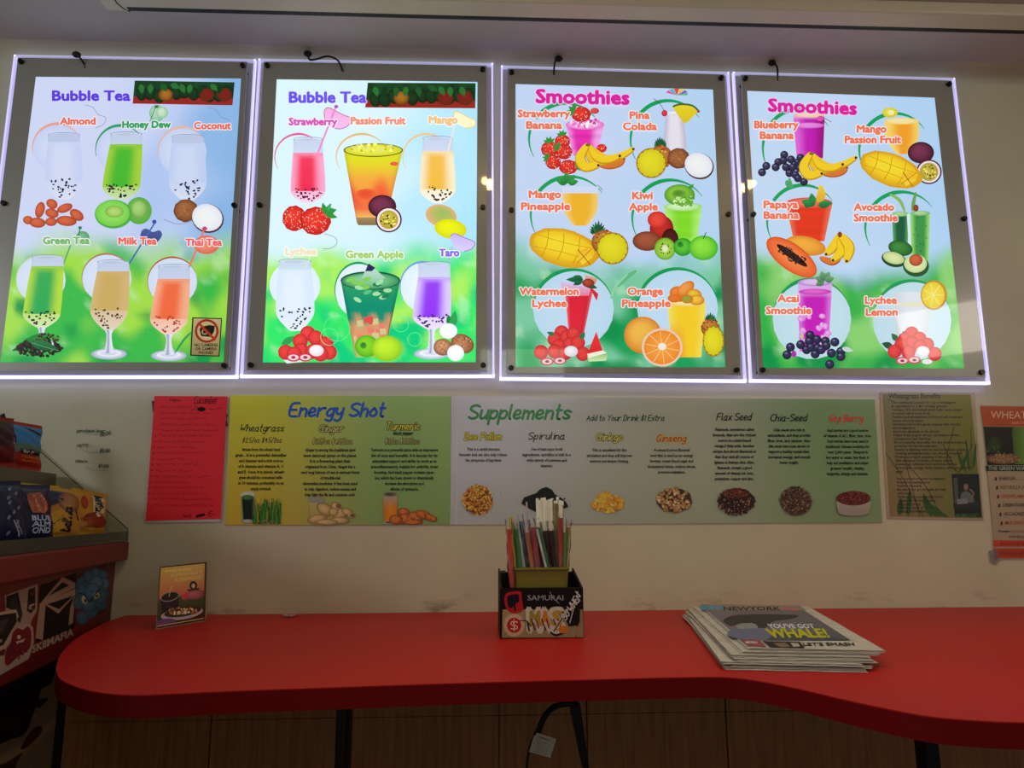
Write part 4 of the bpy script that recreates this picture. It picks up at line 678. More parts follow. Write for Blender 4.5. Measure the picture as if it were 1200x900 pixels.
WB = ['The nutritional content of 1 oz of wheatgrass', 'is equivalent to 2 lbs of leafy greens.', 'Contains 70% chlorophyll which helps carry oxygen', 'to every cell in your body.', 'Purifies and strengthens red blood cell count and', 'lowers blood pressure.', 'Sweetens the body\'s gases, helping with obesity', 'and indigestion.', 'Removes alkalinity in the blood.', 'Helps treat peptic ulcers, ulcerative colitis,', 'constipation and diarrhea.', 'It\'s a powerful detoxifier for the liver and blood', 'protector for the bloodstream.', 'Assists in fighting tumors and neutralizes toxins.', 'Chewing wheatgrass helps sore throats and gums.', 'Promotes a rapid cleansing of the colon.', 'Skin shampoo for burns, scrapes, rashes,', 'poison ivy, athletes foot and insect bites.', 'It increases energy, brain stamina, with eye and hair', 'gray.', '', 'Improves and prevents constipation', 'Helpful in healing acne', 'Purifies bacteria', 'Excellent for good health for hair', 'and scalp.', 'Reduces and prevents high blood', 'Cleans the blood of toxins', 'Keeps you young', 'Natural source of', 'energy and vitamins']
for i, l in enumerate(WB):
    if l: y = 473+i*4.25; x0 = 1044.5+i*.30; A.text(l, x0, x0+len(l)*1.68, y, 2.9, '1c1810', bold=.022, res=1)
A.poly([(1115, 555.5), (1147, 555.5), (1150.5, 606), (1119, 605)], '141a1c', '1c2418'); A.poly([(1117, 560), (1122, 560), (1124, 604), (1120, 604)], '3a3c3c'); A.blob(1132, 571, 3.2, 4.6, '6c5c4c', '3c3430'); A.poly([(1126, 580), (1129, 576), (1136, 577), (1141, 584), (1140, 592), (1126, 592)], '48504c', sm_=1); A.line([(1138, 586), (1141, 578), (1137, 574)], 2, '5c5044'); A.poly([(1117, 590), (1146, 588), (1148, 601), (1119, 602)], '24282c', '101414'); A.poly([(1121, 585), (1133, 584), (1134, 590), (1122, 591)], '5c6464'); A.scatter(1134, 604, 15, 2, 20, 2, ['1c3c1c', '2c4c24'])
A.build('printed_face', GLOSSY, t)

t = thing('wheatgrass_poster', tuple(WALLP.pt(1230, 560)), 'wheat poster with orange header band cut by the right edge of the frame', 'poster')
C4 = [(1150, 475), (1300, 477), (1312, 654), (1167, 655.5)]; sheet(t, 'paper', wy(-.0024), C4, .0012, mat('cream_poster_paper', 'b4a488', rough=.4, noise_amt=.02)); PPp = wy(-.0026)
A = Art(PPp, gain=1.55); A.poly([(1149, 476), (1300, 477.5), (1301, 500), (1152.5, 499.5)], 'a04418'); A.poly([(1152.5, 500), (1301, 501), (1304, 546), (1157, 545)], '1c1410')
A.blob(1166, 522, 10, 12, '2c3814', '141808'); A.lathe(1200, [(500, 14), (520, 13), (544, 11)], lambda u, t: mix(lin('5c8030'), lin('3c5c1c'), abs(u)), 8); A.blob(1176, 538, 20, 6, '84684c', '5c4028', n=20); A.scatter(1176, 537, 20, 6, 60, 1.1, ['9c8058', '5c3c20', '74583c']); A.scatter(1164, 527, 9, 5, 30, 1.6, ['3c5420', '243410'])
A.poly([(1155, 545.5), (1304, 547), (1305, 553), (1156, 552)], '183020'); A.text('THE GREEN WAY TO BE HEALTHY', 1158, 1250, 550.7, 4.4, '8c9880', bold=.02, yb1=551.5)
A.text('WHEATGRASS', 1161, 1238, 490, 8.5, 'c8a888', bold=.004, yb1=491); A.text('NATURAL BENEFITS', 1186, 1240, 497, 3, 'c89878', bold=.004)
for i, (l, c) in enumerate((('ENERGIA', '302c20'), ('REFUERZA EL', '645c44'), ('DESINFLAMA', 'a04c24'), ('DESINTOXICA', '302c20'), ('ALCALINIZA', '4c4434'), ('MULTIVITAMINA', 'a04c24'))):
    x = 1167+i*1.35; y = 562.5+i*10.4; A.blob(x, y-2, 1.2, 1.6, '302c20', n=8); A.blob(x-.2, y, 1.6, .8, '302c20', n=8); A.text(l, x+4, x+4+len(l)*2.75, y, 4, c, bold=.02)
A.line([(1190, 562), (1230, 562.5)], .5, '807458'); A.text('Powers', 1170, 1183, 624, 3.2, '302c20'); A.text('nutritional facts', 1184, 1222, 624, 3.2, '807458'); A.text('WHEATGRASS', 1182, 1222, 630.5, 3, '504838')
A.poly([(1163.5, 633), (1310, 634), (1311, 641), (1164.5, 640.5)], 'a83c14'); A.poly([(1164.5, 642.5), (1311, 643), (1312, 653.5), (1166.5, 654)], 'a03814'); A.text('INGREDIENTS', 1172, 1215, 639, 3.4, '742408'); A.text('ORGANIC AND FRESH', 1171, 1240, 650.5, 4, '742408')
A.build('printed_face', GLOSSY, t)
obj('tape', prism([wy(-.0032).pt(*p) for p in [(1159, 646), (1168, 643), (1171, 657), (1166, 662), (1161, 658)]], (0, .0006, 0)), clear('clear_tape', (.8, .8, .75), .18, .2), t)
# ------------------------------------------------------------------ red counter, its legs and the panelled wall below
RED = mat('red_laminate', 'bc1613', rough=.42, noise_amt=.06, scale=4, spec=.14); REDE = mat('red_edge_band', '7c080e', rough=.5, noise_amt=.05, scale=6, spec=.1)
ct = thing('counter', (.3, -.35, CT-.05), 'long red laminate wall counter with a wavy front edge', 'counter')
fe = [(128, 727.5), (107, 738), (87, 750), (71, 767), (66, 782), (68, 792), (76, 799), (100, 808), (130, 813), (165, 814.5), (200, 813), (300, 808.5), (400, 805), (500, 801.5), (600, 798.5), (700, 796), (800, 793.5), (850, 793.5), (890, 798), (940, 808), (1000, 822), (1080, 838), (1140, 844), (1200, 846.5), (1300, 848)]
HC = hz(CT); P = [(p[0], p[1]) for p in [HC.pt(*q) for q in fe]]; P = [(P[0][0]-.004, -.002)]+[tuple(q) for q in smooth2(P, 3, False)]; P = P+[(P[-1][0]+.9, P[-1][1]), (P[-1][0]+.9, -.002)]
def slab_of(P, z0, z1, inset=0):
    return [(x, y, z1) for x, y in P]
top = slab_of(P, 0, CT)
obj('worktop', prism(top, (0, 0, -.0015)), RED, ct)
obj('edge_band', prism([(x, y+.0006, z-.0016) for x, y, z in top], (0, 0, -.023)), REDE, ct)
STL = mat('black_steel', '141216', rough=.4, metal=.5)
def leg(x0, x1, ytop, yw):
    a, b = wy(yw).pt(x0, ytop), wy(yw).pt(x1, ytop); return obj('leg', box(a.x, b.x, yw-.015, yw+.015, FLOOR, CT-.0252, .002), STL, ct)
leg(396, 403.5, 835, -.30); leg(407, 412, 835, -.24); leg(1076, 1093, 860, -.35)
o = obj('bracket', prism([wy(-.3).pt(*q) for q in [(668, 826), (680, 826), (691, 903), (684, 903)]], (0, .03, 0)), STL, ct)
a = wy(-.3); obj('bracket', tube(smooth3([a.pt(*q) for q in [(672, 824), (650, 828), (637, 842), (631, 858)]]), .005, 6), STL, ct)
t = thing('hanging_cable', tuple(wy(-.27).pt(630, 860)), 'black cable with a white paper tag hanging under the counter', 'cable')
C = wy(-.31); obj('wire', tube(smooth3([C.pt(*q) for q in [(655, 828), (640, 838), (632, 850), (626, 862), (620, 880), (617, 905), (616, 960)]]), .0022, 6), BLK, t)
TAGP = Plane((.1, -.3135, .92), (.15, -1, .1)); q4 = [(627, 858), (652, 866), (645, 888), (620, 881)]
obj('tag', prism([TAGP.pt(*q) for q in q4], tuple(TAGP.n*-.0005)), mat('tag_paper', 'd8d4c0', rough=.6), t)
A = Art(TAGP, gain=3); A.text('WARNING', 631, 644, 864.5, 2, '282820', yb1=868.5); 
for k in range(6): A.line([(630-k*.9, 868+k*2.4), (645-k*.9, 873+k*2.4)], .5, '505048', cap=False)
A.build('tag_print', INK, t)
# wall cladding below the counter: separate brown sheets
WOOD = mat('brown_wood_laminate', 'a8703e', rough=.5, noise_amt=.25, scale=14, stretch=(9, 1, .5), bump=.2); DARK = mat('dark_gap', '0a0706', rough=.8)
cl = thing('wall_cladding', (.2, -.012, FLOOR), 'brown wood-grain cladding of sheets on the wall below the counter', 'wall panel')
xs = [wy(-.012).pt(x, 870).x for x in (73, 246, 404, 585, 688, 852, 1086, 1260)]+[1.9]
for i in range(len(xs)-1):
    obj('panel', box(xs[i]+.0012, xs[i+1]-.0012, -.013-.0006*(i % 2), -.001, FLOOR, .9072, .001), WOOD, cl)
    obj('upper_panel', box(xs[i]+.0012, xs[i+1]-.0012, -.0145, -.001, .908, CT-.027, .001), WOOD, cl)
obj('corner_trim', box(xs[0]-.012, xs[0]-.001, -.02, -.001, FLOOR, CT-.027, .001), DARK, cl)
# ------------------------------------------------------------------ left shelf unit with stickers
dx, dy = .1636, -.9865
def side(px, py): return Plane((px, py, 0), (-dy, dx, 0))
def along(x0, s_, z): return Vector((x0+dx*s_, dy*s_, z))
UR = mat('dark_red_paint', '6c0a10', rough=.5, noise_amt=.08, scale=6)
un = thing('shelf_unit', (-.8, -.3, FLOOR), 'dark red wooden shelf unit with skate stickers at the left wall', 'shelf unit')
def plate(x0, s0, s1, z0, z1, th, inward=True):  # upright board along the unit, thickness going to the left
    n = Vector((dy, -dx, 0))*th; return prism([along(x0, s0, z0), along(x0, s1, z0), along(x0, s1, z1), along(x0, s0, z1)], tuple(n))
obj('front_board', plate(-.7316, .004, .85, 1.068, 1.2095, .014), UR, un)
fs_ = [along(-.708, .003, 1.2465), along(-.708, .85, 1.2465), along(-.98, .85, 1.2465), along(-.98, .003, 1.2465)]
obj('shelf_board', prism([tuple(v) for v in fs_], (0, 0, -.036), .003), UR, un)
LP = side(-.812, 0); obj('lower_side', plate(-.812, .004, .85, FLOOR, 1.068, .02), mat('dull_beige_board', 'a08468', rough=.7, noise_amt=.12, scale=5), un)
obj('under_rail', plate(-.745, .004, .85, 1.052, 1.068, .07), mat('black_wood', '120a0a', rough=.7), un)
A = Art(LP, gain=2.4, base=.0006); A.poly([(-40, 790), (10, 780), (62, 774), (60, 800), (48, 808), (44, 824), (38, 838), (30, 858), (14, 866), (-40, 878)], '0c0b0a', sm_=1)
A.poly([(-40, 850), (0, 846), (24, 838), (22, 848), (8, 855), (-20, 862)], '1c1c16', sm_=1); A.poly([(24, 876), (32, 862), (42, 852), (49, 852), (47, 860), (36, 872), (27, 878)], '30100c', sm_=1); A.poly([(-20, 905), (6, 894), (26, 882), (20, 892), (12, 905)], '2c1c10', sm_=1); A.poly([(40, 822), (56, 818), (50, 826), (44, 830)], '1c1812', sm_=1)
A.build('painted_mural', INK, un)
SP = side(-.7316, 0)
def sticker(nm, pts, col, lab, draw, sm_=0, lift=.0004):
    A = Art(SP, gain=2.4, base=lift); A.poly(pts, col, sm_=sm_); draw(A); return A.build(nm, INK, un, label=lab)
def d1(A):
    A.poly([(7, 699), (21, 694), (22, 700), (26, 720), (23, 730), (20, 727), (17, 716), (7, 712)], '0e0d0d'); A.poly([(9, 706), (18, 699), (26, 722), (22, 726)], '1c1c1c'); A.poly([(33, 691), (41, 688), (41, 712), (36, 719), (31, 716)], '160c0e'); A.poly([(34, 709), (40, 707), (40, 709), (36, 711), (38, 714), (33, 714)], '6c5c54'); A.poly([(35, 695), (39, 693), (39, 697), (36, 698)], '501018')
sticker('sticker', [(5, 698), (44, 684), (43, 716), (37, 726), (33, 740), (8, 734)], '6c5a50', 'white sticker with black block letters', d1)
def d2(A):
    A.poly([(46, 708), (73, 676), (88, 683), (88, 689), (60, 702), (88, 690), (88, 697), (68, 719), (53, 709), (50, 750), (41, 748)], '6c584c')
    A.poly([(57, 698), (73, 682), (81, 686)], '0c0a0a'); A.poly([(55, 708), (86, 698), (69, 714)], '0c0a0a'); A.poly([(86, 700), (88, 699), (85, 730), (80, 733), (82, 712)], '6c584c')
    v = A.v; A.text('SK8MAFIA', 37, 86, 765.5, 8.6, '746458', yb1=744, bold=.03)
sticker('sticker', [(47, 686), (89, 671), (87, 736), (42, 753)], '0e0b0b', 'black sticker with angular white letters above SK8MAFIA', d2)
def d3(A):
    for x, y, r, c in ((96, 684, 7, '2c4a5c'), (104, 676, 7, '345468'), (112, 673, 7, '3a5c70'), (120, 674, 6, '34566c'), (122, 684, 6, '3c6074'), (122, 696, 6, '2c4c60'), (117, 707, 8, '34586c'), (106, 716, 8, '2c4c5c'), (96, 724, 7, '2c4858'), (92, 706, 7, '2a4454'), (97, 693, 9, '2c4c60'), (118, 700, 8, '34586c'), (112, 684, 9, '3c6478'), (104, 708, 9, '2c5064'), (108, 694, 10, '34586e')): A.blob(x, y, r, r*1.15, c, '22384a', hl=(.1, -.4))
    A.blob(98.5, 703, 3.6, 6, '8c947c', '4c5448', rot=-12); A.blob(112.5, 698, 5, 4, '8c947c', '4c5448', rot=-35); A.blob(99.5, 704, 1.4, 2, '0c100c'); A.blob(113, 698.5, 1.5, 1.5, '0c100c'); A.line([(92, 695), (98, 697), (104, 705), (110, 698), (117, 689)], 1.4, '080c10', k=3)
    for k in range(30): x = random.uniform(91, 123); y = random.uniform(674, 724); A.line([(x, y), (x+random.uniform(-2, 2), y+random.uniform(1, 4))], .6, '0c161e', cap=False)
sticker('sticker', [(90, 674), (124, 661), (126, 690), (124, 716), (88, 733)], '3c1a1c', 'blue puffy sticker with two angry eyes', d3, lift=.0006)
def d4(A):
    A.poly([(12, 752), (14, 742), (20, 736), (26, 738), (32, 734), (36, 741), (35, 757), (30, 764), (20, 770), (9, 780), (5, 776), (6, 762)], '501018', sm_=1); A.blob(21.5, 746.5, 2.2, 2.4, '8c7c74'); A.poly([(18, 752), (25, 750), (29, 748), (25, 754), (20, 755)], '8c7c74'); A.scatter(20, 762, 11, 10, 40, 1.4, ['300810', '6c141c', '401018'])
sticker('sticker', [(10, 744), (19, 733), (30, 729), (38, 735), (39, 752), (33, 772), (0, 791), (-14, 800), (-8, 770), (4, 768)], '74625a', 'ragged dark red sticker with a white smile', d4, lift=.0008)
def d5(A): A.poly([(-22, 724), (18, 718), (19, 728), (3, 756), (-22, 764)], '16100f'); A.poly([(-12, 732), (10, 724), (2, 742)], '2c2426'); A.blob(0, 751, 1.6, 2, '6c5c54')
sticker('sticker', [(-24, 722), (18, 714), (21, 722), (6, 760), (-24, 772)], '7c6a58', 'black sticker with a beige rim', d5, lift=.001)
# clear snack display on the shelf
sd = thing('snack_display', (-.8, -.2, 1.2475), 'clear plastic two-step snack display standing on the red shelf', 'display stand')
CP_ = clear('smoky_plastic', (.72, .68, .60), .10, .12, (.20, .17, .13)); CE = mat('plastic_edge', '2c241c', rough=.3)
W = wy(-.006); pr = [(-60, 440), (0, 487), (150, 620), (149, 634), (-60, 634)]
obj('end_panel', prism([W.pt(*q) for q in pr], (0, .002, 0)), clear('end_panel_plastic', (.93, .92, .88), .02, .1, ior=1.1), sd)
obj('panel_edge', tube([W.pt(*q) for q in pr[:4]], .0010, 6), CE, sd)
def lplate(x0, x1, s0, s1, z, th): return prism([tuple(along(x0, s0, z)), tuple(along(x0, s1, z)), tuple(along(x1, s1, z)), tuple(along(x1, s0, z))], (0, 0, th))
obj('tray', lplate(-.712, -.862, .008, .8, 1.2475, .004), CP_, sd)
obj('tray_lip', plate(-.713, .008, .8, 1.2515, 1.267, .003), CP_, sd)
GP = mat('cloudy_plastic', '5c5440', rough=.35, noise_amt=.06, scale=5)
obj('riser', plate(-.862, .012, .8, 1.2515, 1.378, .004), GP, sd)
obj('step', lplate(-.862, -1.05, .012, .8, 1.378, .004), GP, sd)
# snack bags: pillow packs with crimped ends
def bag(label, ctr, hw, hh, tilt, roll, cols, draw, thick=.014, seal='c09830', grp='snack bags in the clear display', yaw=-.62, base=1.253):
    Yw = Matrix.Rotation(yaw, 3, 'Z'); u = Yw@Vector((-dx, -dy, 0)); n0 = Yw@Vector((-dy, dx, 0)); zz = Vector((0, 0, 1))
    Rr = Matrix.Rotation(roll, 3, n0); T = Matrix.Rotation(-tilt, 3, u)
    u2 = (Rr@u); v2 = T@(Rr@zz); n2 = (T@n0).normalized(); c = Vector(ctr); c.z = base+hh*math.cos(tilt)*math.cos(roll)+hw*abs(math.sin(roll))+.001
    def bul(a, b):                                 # a,b in -1..1
        e = max(0, 1-(abs(b)/.86)**2.6) if abs(b) < .86 else 0
        return thick*(max(0, 1-abs(a)**2.4))**.6*e**.6+.0006
    def surf(a, b, sgn=1, o=0):
        wdt = hw*(1+.03*math.sin(b*9+ctr[1]*40)-.05*(1-abs(b))); d = (bul(a, b)*(1+.10*math.sin(a*7+b*5)*math.cos(b*8)))
        zg = .0012*math.sin(a*38) if abs(b) > .86 else 0
        return c+u2*(a*wdt)+v2*(b*hh)+n2*(sgn*d+zg+o)
    root = thing('snack_bag', tuple(c-v2*hh), label, 'snack bag', grp); NX, NY = 26, 30; vs = []; fs = []; cs = []
    for sgn in (1, -1):
        b0 = len(vs)
        for j in range(NY+1):
            for i in range(NX+1):
                a, b = -1+2*i/NX, -1+2*j/NY; vs.append(surf(a, b, sgn)); cs.append(lin(seal) if abs(b) > .84 else cols(a, b))
        for j in range(NY):
            for i in range(NX):
                q = [b0+j*(NX+1)+i, b0+j*(NX+1)+i+1, b0+(j+1)*(NX+1)+i+1, b0+(j+1)*(NX+1)+i]; fs.append(q if sgn > 0 else q[::-1])
    me = pm('bag', vs, fs, True); at = me.color_attributes.new('Col', 'FLOAT_COLOR', 'POINT'); at.data.foreach_set('color', np.concatenate([np.minimum(np.array(cs), .85), np.ones((len(cs), 1))], 1).ravel().astype(np.float32))
    obj('pouch', me, FOIL, root)
    class Mp:
        def at(s, x, y, off=0): return np.array([tuple(surf(a, b, 1, .0008+o)) for a, b, o in zip(x, y, off)])
    A = Art(Mp()); draw(A); 
    if A.v: A.split(.14); A.build('bag_print', FOIL, root)
    return root
FOIL = ink('foil_print', rough=.4, spec=.25)
def T2(A, s_, x0, x1, y0, h, col, **k):           # upright lettering in bag space (y up)
    A.text(s_, x0, x1, y0, -h, col, **k)
def rotart(A, fn, cx, cy, ang, asp=1):            # draw then turn round a point
    i0 = len(A.v); fn(A); ca, sa = math.cos(ang), math.sin(ang)
    for i in range(i0, len(A.v)): x, y, l = A.v[i]; dx_, dy_ = (x-cx), (y-cy)*asp; A.v[i] = (cx+dx_*ca-dy_*sa, cy+(dx_*sa+dy_*ca)/asp, l)
ye = lambda a, b: mix(lin('d8a030'), lin('b87820'), .5+.5*math.sin(a*4+b*2)*.6)
def rot_text(A, s_, cx, cy, ln, h, col, asp, down=True, **k):
    rotart(A, lambda q: q.text(s_, cx-ln/2, cx+ln/2, cy-h/2, -h, col, **k), cx, cy, -math.pi/2 if down else math.pi/2, asp)
def bA(A):
    A.blob(.25, -.35, .7, .32, '9c3c20', '7a2c18', n=20); A.blob(-.2, -.5, .5, .2, 'b86830', '8c4420', n=20); A.poly([(.0, -.02), (.75, .02), (.72, .8), (.02, .76)], 'e0d4a0'); A.blob(-.45, .35, .18, .3, 'b44820', '8c3418', n=16); rot_text(A, 'belVita', .4, .39, .82, .5, '101024', 1.1, bold=.045); A.blob(.3, -.12, .14, .09, 'f0ece0'); A.blob(-.5, -.6, .3, .14, 'd8a868', 'a87030')
def bB(A):
    A.poly([(-1, .84), (.1, .84), (-.1, .4), (-.6, .2), (-1, .1)], '1c2450'); A.blob(.2, .42, .55, .42, 'a87848', '7a4c28', n=22); A.poly([(-.9, -.2), (.2, .3), (.2, -.75), (-.4, -.8), (-.9, -.6)], 'd8a838', 'c08c28'); rot_text(A, 'belVita', .08, -.26, 1.0, .46, '101024', 1.1, down=False, bold=.045); A.line([(.62, .1), (.68, -.25)], .08, '2c2440'); A.line([(-.5, -.5), (-.1, -.2), (.3, -.6)], .05, '6c4418')
nv = lambda a, b: mix(lin('161c44'), lin('0c1030'), .5+.5*b)
def bC(A):
    for k in range(11): A.blob(-.72+.16*math.sin(k*2.1), .7-.14*k, .1, .06, '7c84a8', '3c4468', rot=35, n=10)
    A.poly([(-.25, .62), (.45, .70), (.68, .1), (.5, -.05), (-.1, -.02), (-.22, .2)], 'b46444', '8c4430')
    for k in range(4): A.line([(-.12+.18*k, .55), (.02+.18*k, .05)], .06, 'd8947c' if k % 2 else '7a3424')
    T2(A, 'BLUE', -.15, .75, -.28, .17, 'b8c8f0', bold=.04); T2(A, 'ALM', -.15, .7, -.48, .17, 'b8c8f0', bold=.04); T2(A, 'OND', -.12, .72, -.68, .17, 'b8c8f0', bold=.04)
def bD(A):
    for k in range(10): A.blob(.4+.25*math.sin(k*1.9), .7-.15*k, .1, .06, '7c84a8', '3c4468', rot=35, n=10)
    A.line([(.4, -.3), (.6, -.75)], .06, '9ca4b8'); A.line([(.52, -.28), (.7, -.7)], .05, '7c8498')
def cF(a, b): return lin('3c84c0') if b > .0-.25*a*a else (lin('88a090') if b > -.25-.2*a else lin('a02c1c'))
def bF(A):
    rotart(A, lambda q: (q.poly([(-1.0, .28), (-.05, .28), (-.05, .68), (-1.0, .68)], '38143c'), T2(q, 'CLIF', -.92, -.12, .38, .2, 'e8dce0', bold=.03)), -.5, .45, -1.15, .62)
    A.poly([(-.9, -.25), (-.2, .0), (.7, .02), (.95, -.1), (.95, -.3), (0, -.3), (-.7, -.55)], '5c7c74'); A.poly([(-.1, -.22), (.85, -.2), (.85, -.42), (-.1, -.42)], '1c1414'); T2(A, 'BAR', .05, .6, -.38, .12, 'c8c0b8', bold=.04); T2(A, 'CRUNCHY', .0, .85, -.58, .09, 'e89430'); T2(A, 'PEANUT', .05, .85, -.72, .09, 'e87c28'); A.poly([(.0, .82), (.9, .55), (.8, .5), (.4, .6)], '1c2430')
def near(px, py, x0): q = side(x0, 0).pt(px, py); return q
def put(label, px, py, x0, hw, hh, tilt, roll, cols, draw, **k):
    return bag(label, tuple(near(px, py, x0)), hw, hh, tilt, roll, cols, draw, **k)
put('gold snack bag with a cream label, nearest the cream wall in the lower row', 103, 603, -.775, .040, .045, .26, -.16, ye, bA, thick=.013)
put('gold and navy snack bag with a biscuit picture, second from the wall', 70, 609, -.770, .039, .046, .26, -.10, lambda a, b: lin('b88430'), bB, thick=.013)
put('navy snack bag with almonds and white block letters in the lower row', 32, 618, -.765, .037, .048, .26, .02, nv, bC, seal='24284c')
put('navy snack bag cut by the left edge of the frame in the lower row', -6, 626, -.765, .037, .048, .26, .05, nv, bD, seal='181c3c')
put('yellow topped snack bag standing behind the navy almond bag', 42, 603, -.815, .042, .050, .2, -.05, lambda a, b: mix(lin('c0a038'), lin('6c5830'), sm(.7, .2, b)), lambda A: None, seal='c8a830', thick=.006)
put('blue and red energy bar on the upper step', 19, 534, -.90, .047, .046, .2, -.06, cF, bF, base=1.3825, seal='a83418', grp='energy bars on the upper step')
put('dark red energy bar on the upper step, cut by the frame edge', -14, 541, -.90, .042, .045, .2, .03, lambda a, b: lin('38141c') if b > -.2 else lin('601820'), lambda A: None, base=1.3825, seal='902818', grp='energy bars on the upper step')
# ------------------------------------------------------------------ things on the counter
# small folded menu card
t = thing('menu_card', tuple(HC.pt(212, 733)), 'small folded food card with a sunset picture leaning by the wall', 'card')
a, b = HC.pt(183, 738), HC.pt(240.5, 728); a.z = b.z = CT+.0006; d = (b-a).normalized(); nn = Vector((d.y, -d.x, 0)); 
MCP = Plane(tuple(a), tuple(nn+Vector((0, 0, .10)))); q4 = [(187.5, 664), (242, 658.3), (240.5, 728), (183, 738)]; P4 = [MCP.pt(*q) for q in q4]
P4[2].z = max(P4[2].z, CT+.0006); P4[3].z = max(P4[3].z, CT+.0006)
CB = mat('card_board', 'b0a088', rough=.6); obj('front_cover', prism(P4, tuple(-MCP.n*.0012)), CB, t)
bk = [P4[1], P4[1]+Vector((-.020, .062, -.004)), Vector((b.x-.020, b.y+.062, CT+.0008)), P4[2]]; obj('back_cover', prism([p-Vector(MCP.n)*.0014 for p in bk], (.0012, .0004, 0)), CB, t)
A = Art(MCP, gain=2.4, base=.0001); A.poly([(187.6, 664.2), (242, 658.5), (240.4, 727), (183.4, 736.8)], '2c1410'); A.quad([(188.5, 665.5), (240, 660.3), (239, 700), (186, 706)], flat2('a08848', 'a08c4c', '8c3c3c', '9c4838'), 6, 10); A.quad([(186.5, 702), (239.5, 694), (238.8, 718), (184.6, 727)], flat2('34401c', '304020', '241418', '28201c'), 4, 4)
for x0, x1, y0, y1, tx, c in ((193, 225, 671, 668, 'everyday', 'c8a060'), (199, 237, 676.5, 672, 'SUPERTASTY', 'c89858'), (204, 236, 682, 678, 'SUPERFOOD', 'c89858')): A.text(tx, x0, x1, y0, 4, c, yb1=y1, shear=.2, bold=.03)
A.blob(226.5, 686, 4.6, 5, '14140f'); A.blob(226.5, 686.5, 2, 2.6, '9c9078'); A.poly([(219, 691), (234, 688.5), (233, 691), (221, 693)], '2c1c18'); A.blob(228, 697, 12, 5.5, '905058', '5c2430', rot=-8); A.poly([(212, 698), (222, 692), (219, 702), (214, 703)], '9c3038')
A.poly([(188, 702), (210, 697), (209, 711), (205, 718), (190, 722)], '1c0c1c'); A.blob(199, 699, 11.4, 5.6, '786c70', rot=-14); A.blob(199, 699, 10.3, 4.6, '1c0c14', rot=-14); A.line([(198, 699), (200, 690), (202, 687)], .6, 'b09868', k=2)
A.blob(213, 719, 25, 7, '8c8088', rot=-9); A.blob(214, 717, 22, 5.6, '241c18', rot=-9); A.scatter(214, 716, 17, 4.4, 50, 1.7, ['8c5830', 'b08850', '6c3420', 'c8b488', '5c5030']); A.blob(217, 718, 1.8, 1.8, 'd8d0c0'); A.blob(194, 729, 12, 4, '50305c', rot=-8); A.line([(184, 734), (239, 724.5)], 1, '9c8858', cap=False)
A.build('cover_print', GLOSSY, t)
# crumpled wrapper
c = HC.pt(339, 723); bm = bmesh.new(); bmesh.ops.create_grid(bm, x_segments=7, y_segments=4, size=1)
for v in bm.verts: v.co = Vector((c.x+v.co.x*.012+.002*math.sin(v.co.y*4), c.y+v.co.y*.008-.003*v.co.x, CT+.0012+.004*abs(noise.noise(v.co*2.3))+.0028*abs(v.co.x)))
bmesh.ops.solidify(bm, geom=bm.faces[:], thickness=.0005); me = bpy.data.meshes.new('m'); bm.to_mesh(me); bm.free()
tag(obj('gum_wrapper', me, mat('foil_white', 'c8c0c0', rough=.35, noise_amt=.5, scale=160)), 'small crumpled white wrapper lying by the wall on the counter', 'wrapper')
# cardboard tray with stickers
t = thing('cardboard_tray', tuple(HC.pt(635, 740)), 'black cardboard tray with stickers holding the straws', 'box')
yf = -.325; FP = wy(yf); xl, xr = FP.pt(586, 748).x, FP.pt(684.5, 748).x; zt = 1.181; zb = CT+.0005; BK = mat('black_card', '060506', rough=.6, noise_amt=.1, spec=.25); ybk = -.205; zk = 1.197
obj('front_wall', box(xl, xr, yf, yf+.003, zb, zt, .0005), BK, t); obj('base', box(xl, xr, yf+.003, ybk, zb, zb+.002), BK, t)
for x0, x1 in ((xl, xl+.003), (xr-.003, xr)): obj('side_wall', prism([(x0, yf+.0031, zb), (x0, ybk, zb), (x0, ybk, zk+.006), (x0, yf+.0031, zt)], (x1-x0, 0, 0)), BK, t)
obj('back_wall', box(xl+.003, xr-.003, ybk-.003, ybk, zb, zk), BK, t); obj('side_flap', box(xl+.0035, xl+.012, yf+.05, yf+.10, zb+.002, zk+.004), BK, t)
A = Art(wy(yf-.0003), gain=2.5); X = lambda x: 580+x/9.475; Y = lambda y: 660+y/9.475; Q = lambda L: [(X(a), Y(b)) for a, b in L]
A.quad(Q([(85, 515), (978, 515), (985, 822), (78, 828)]), flat2('746c50', '5c5440', '685c44', '6c6048'), 4, 3)
for k in range(22):
    x, y = random.choice([(random.uniform(90, 340), random.uniform(540, 590)), (random.uniform(320, 980), random.uniform(750, 810)), (random.uniform(90, 130), random.uniform(600, 810))]); A.line(Q([(x-12, y), (x, y+16), (x+14, y-18)]), .5, random.choice(['2c2418', '6c3020', '807830']))
A.poly(Q([(150, 325), (220, 312), (290, 320), (300, 400), (312, 480), (310, 520), (270, 550), (190, 555), (130, 510), (105, 420), (115, 350)]), '7c141c', sm_=1); A.poly(Q([(150, 360), (220, 345), (262, 350), (265, 430), (230, 450), (235, 520), (215, 525), (205, 470), (190, 495), (150, 485), (135, 400)]), '100a14', sm_=1)
A.text('SAMURAI', X(362), X(760), Y(412), 6.2, '747478', bold=.002); A.line(Q([(612, 320), (640, 380), (710, 445)]), .7, '747478')
A.blob(X(212), Y(688), 12.3, 13.2, '8c7c64', n=32); A.blob(X(213), Y(690), 8.4, 8.9, '7c1418', n=28)
for dx_ in (-1.6, 1.6): A.hand('S', X(213)+dx_-2.2, X(213)+dx_+2.2, Y(735), 9.4, '9c8c78', w=1.2, shear=0)
A.line(Q([(213, 620), (213, 755)]), .7, '9c8c78')
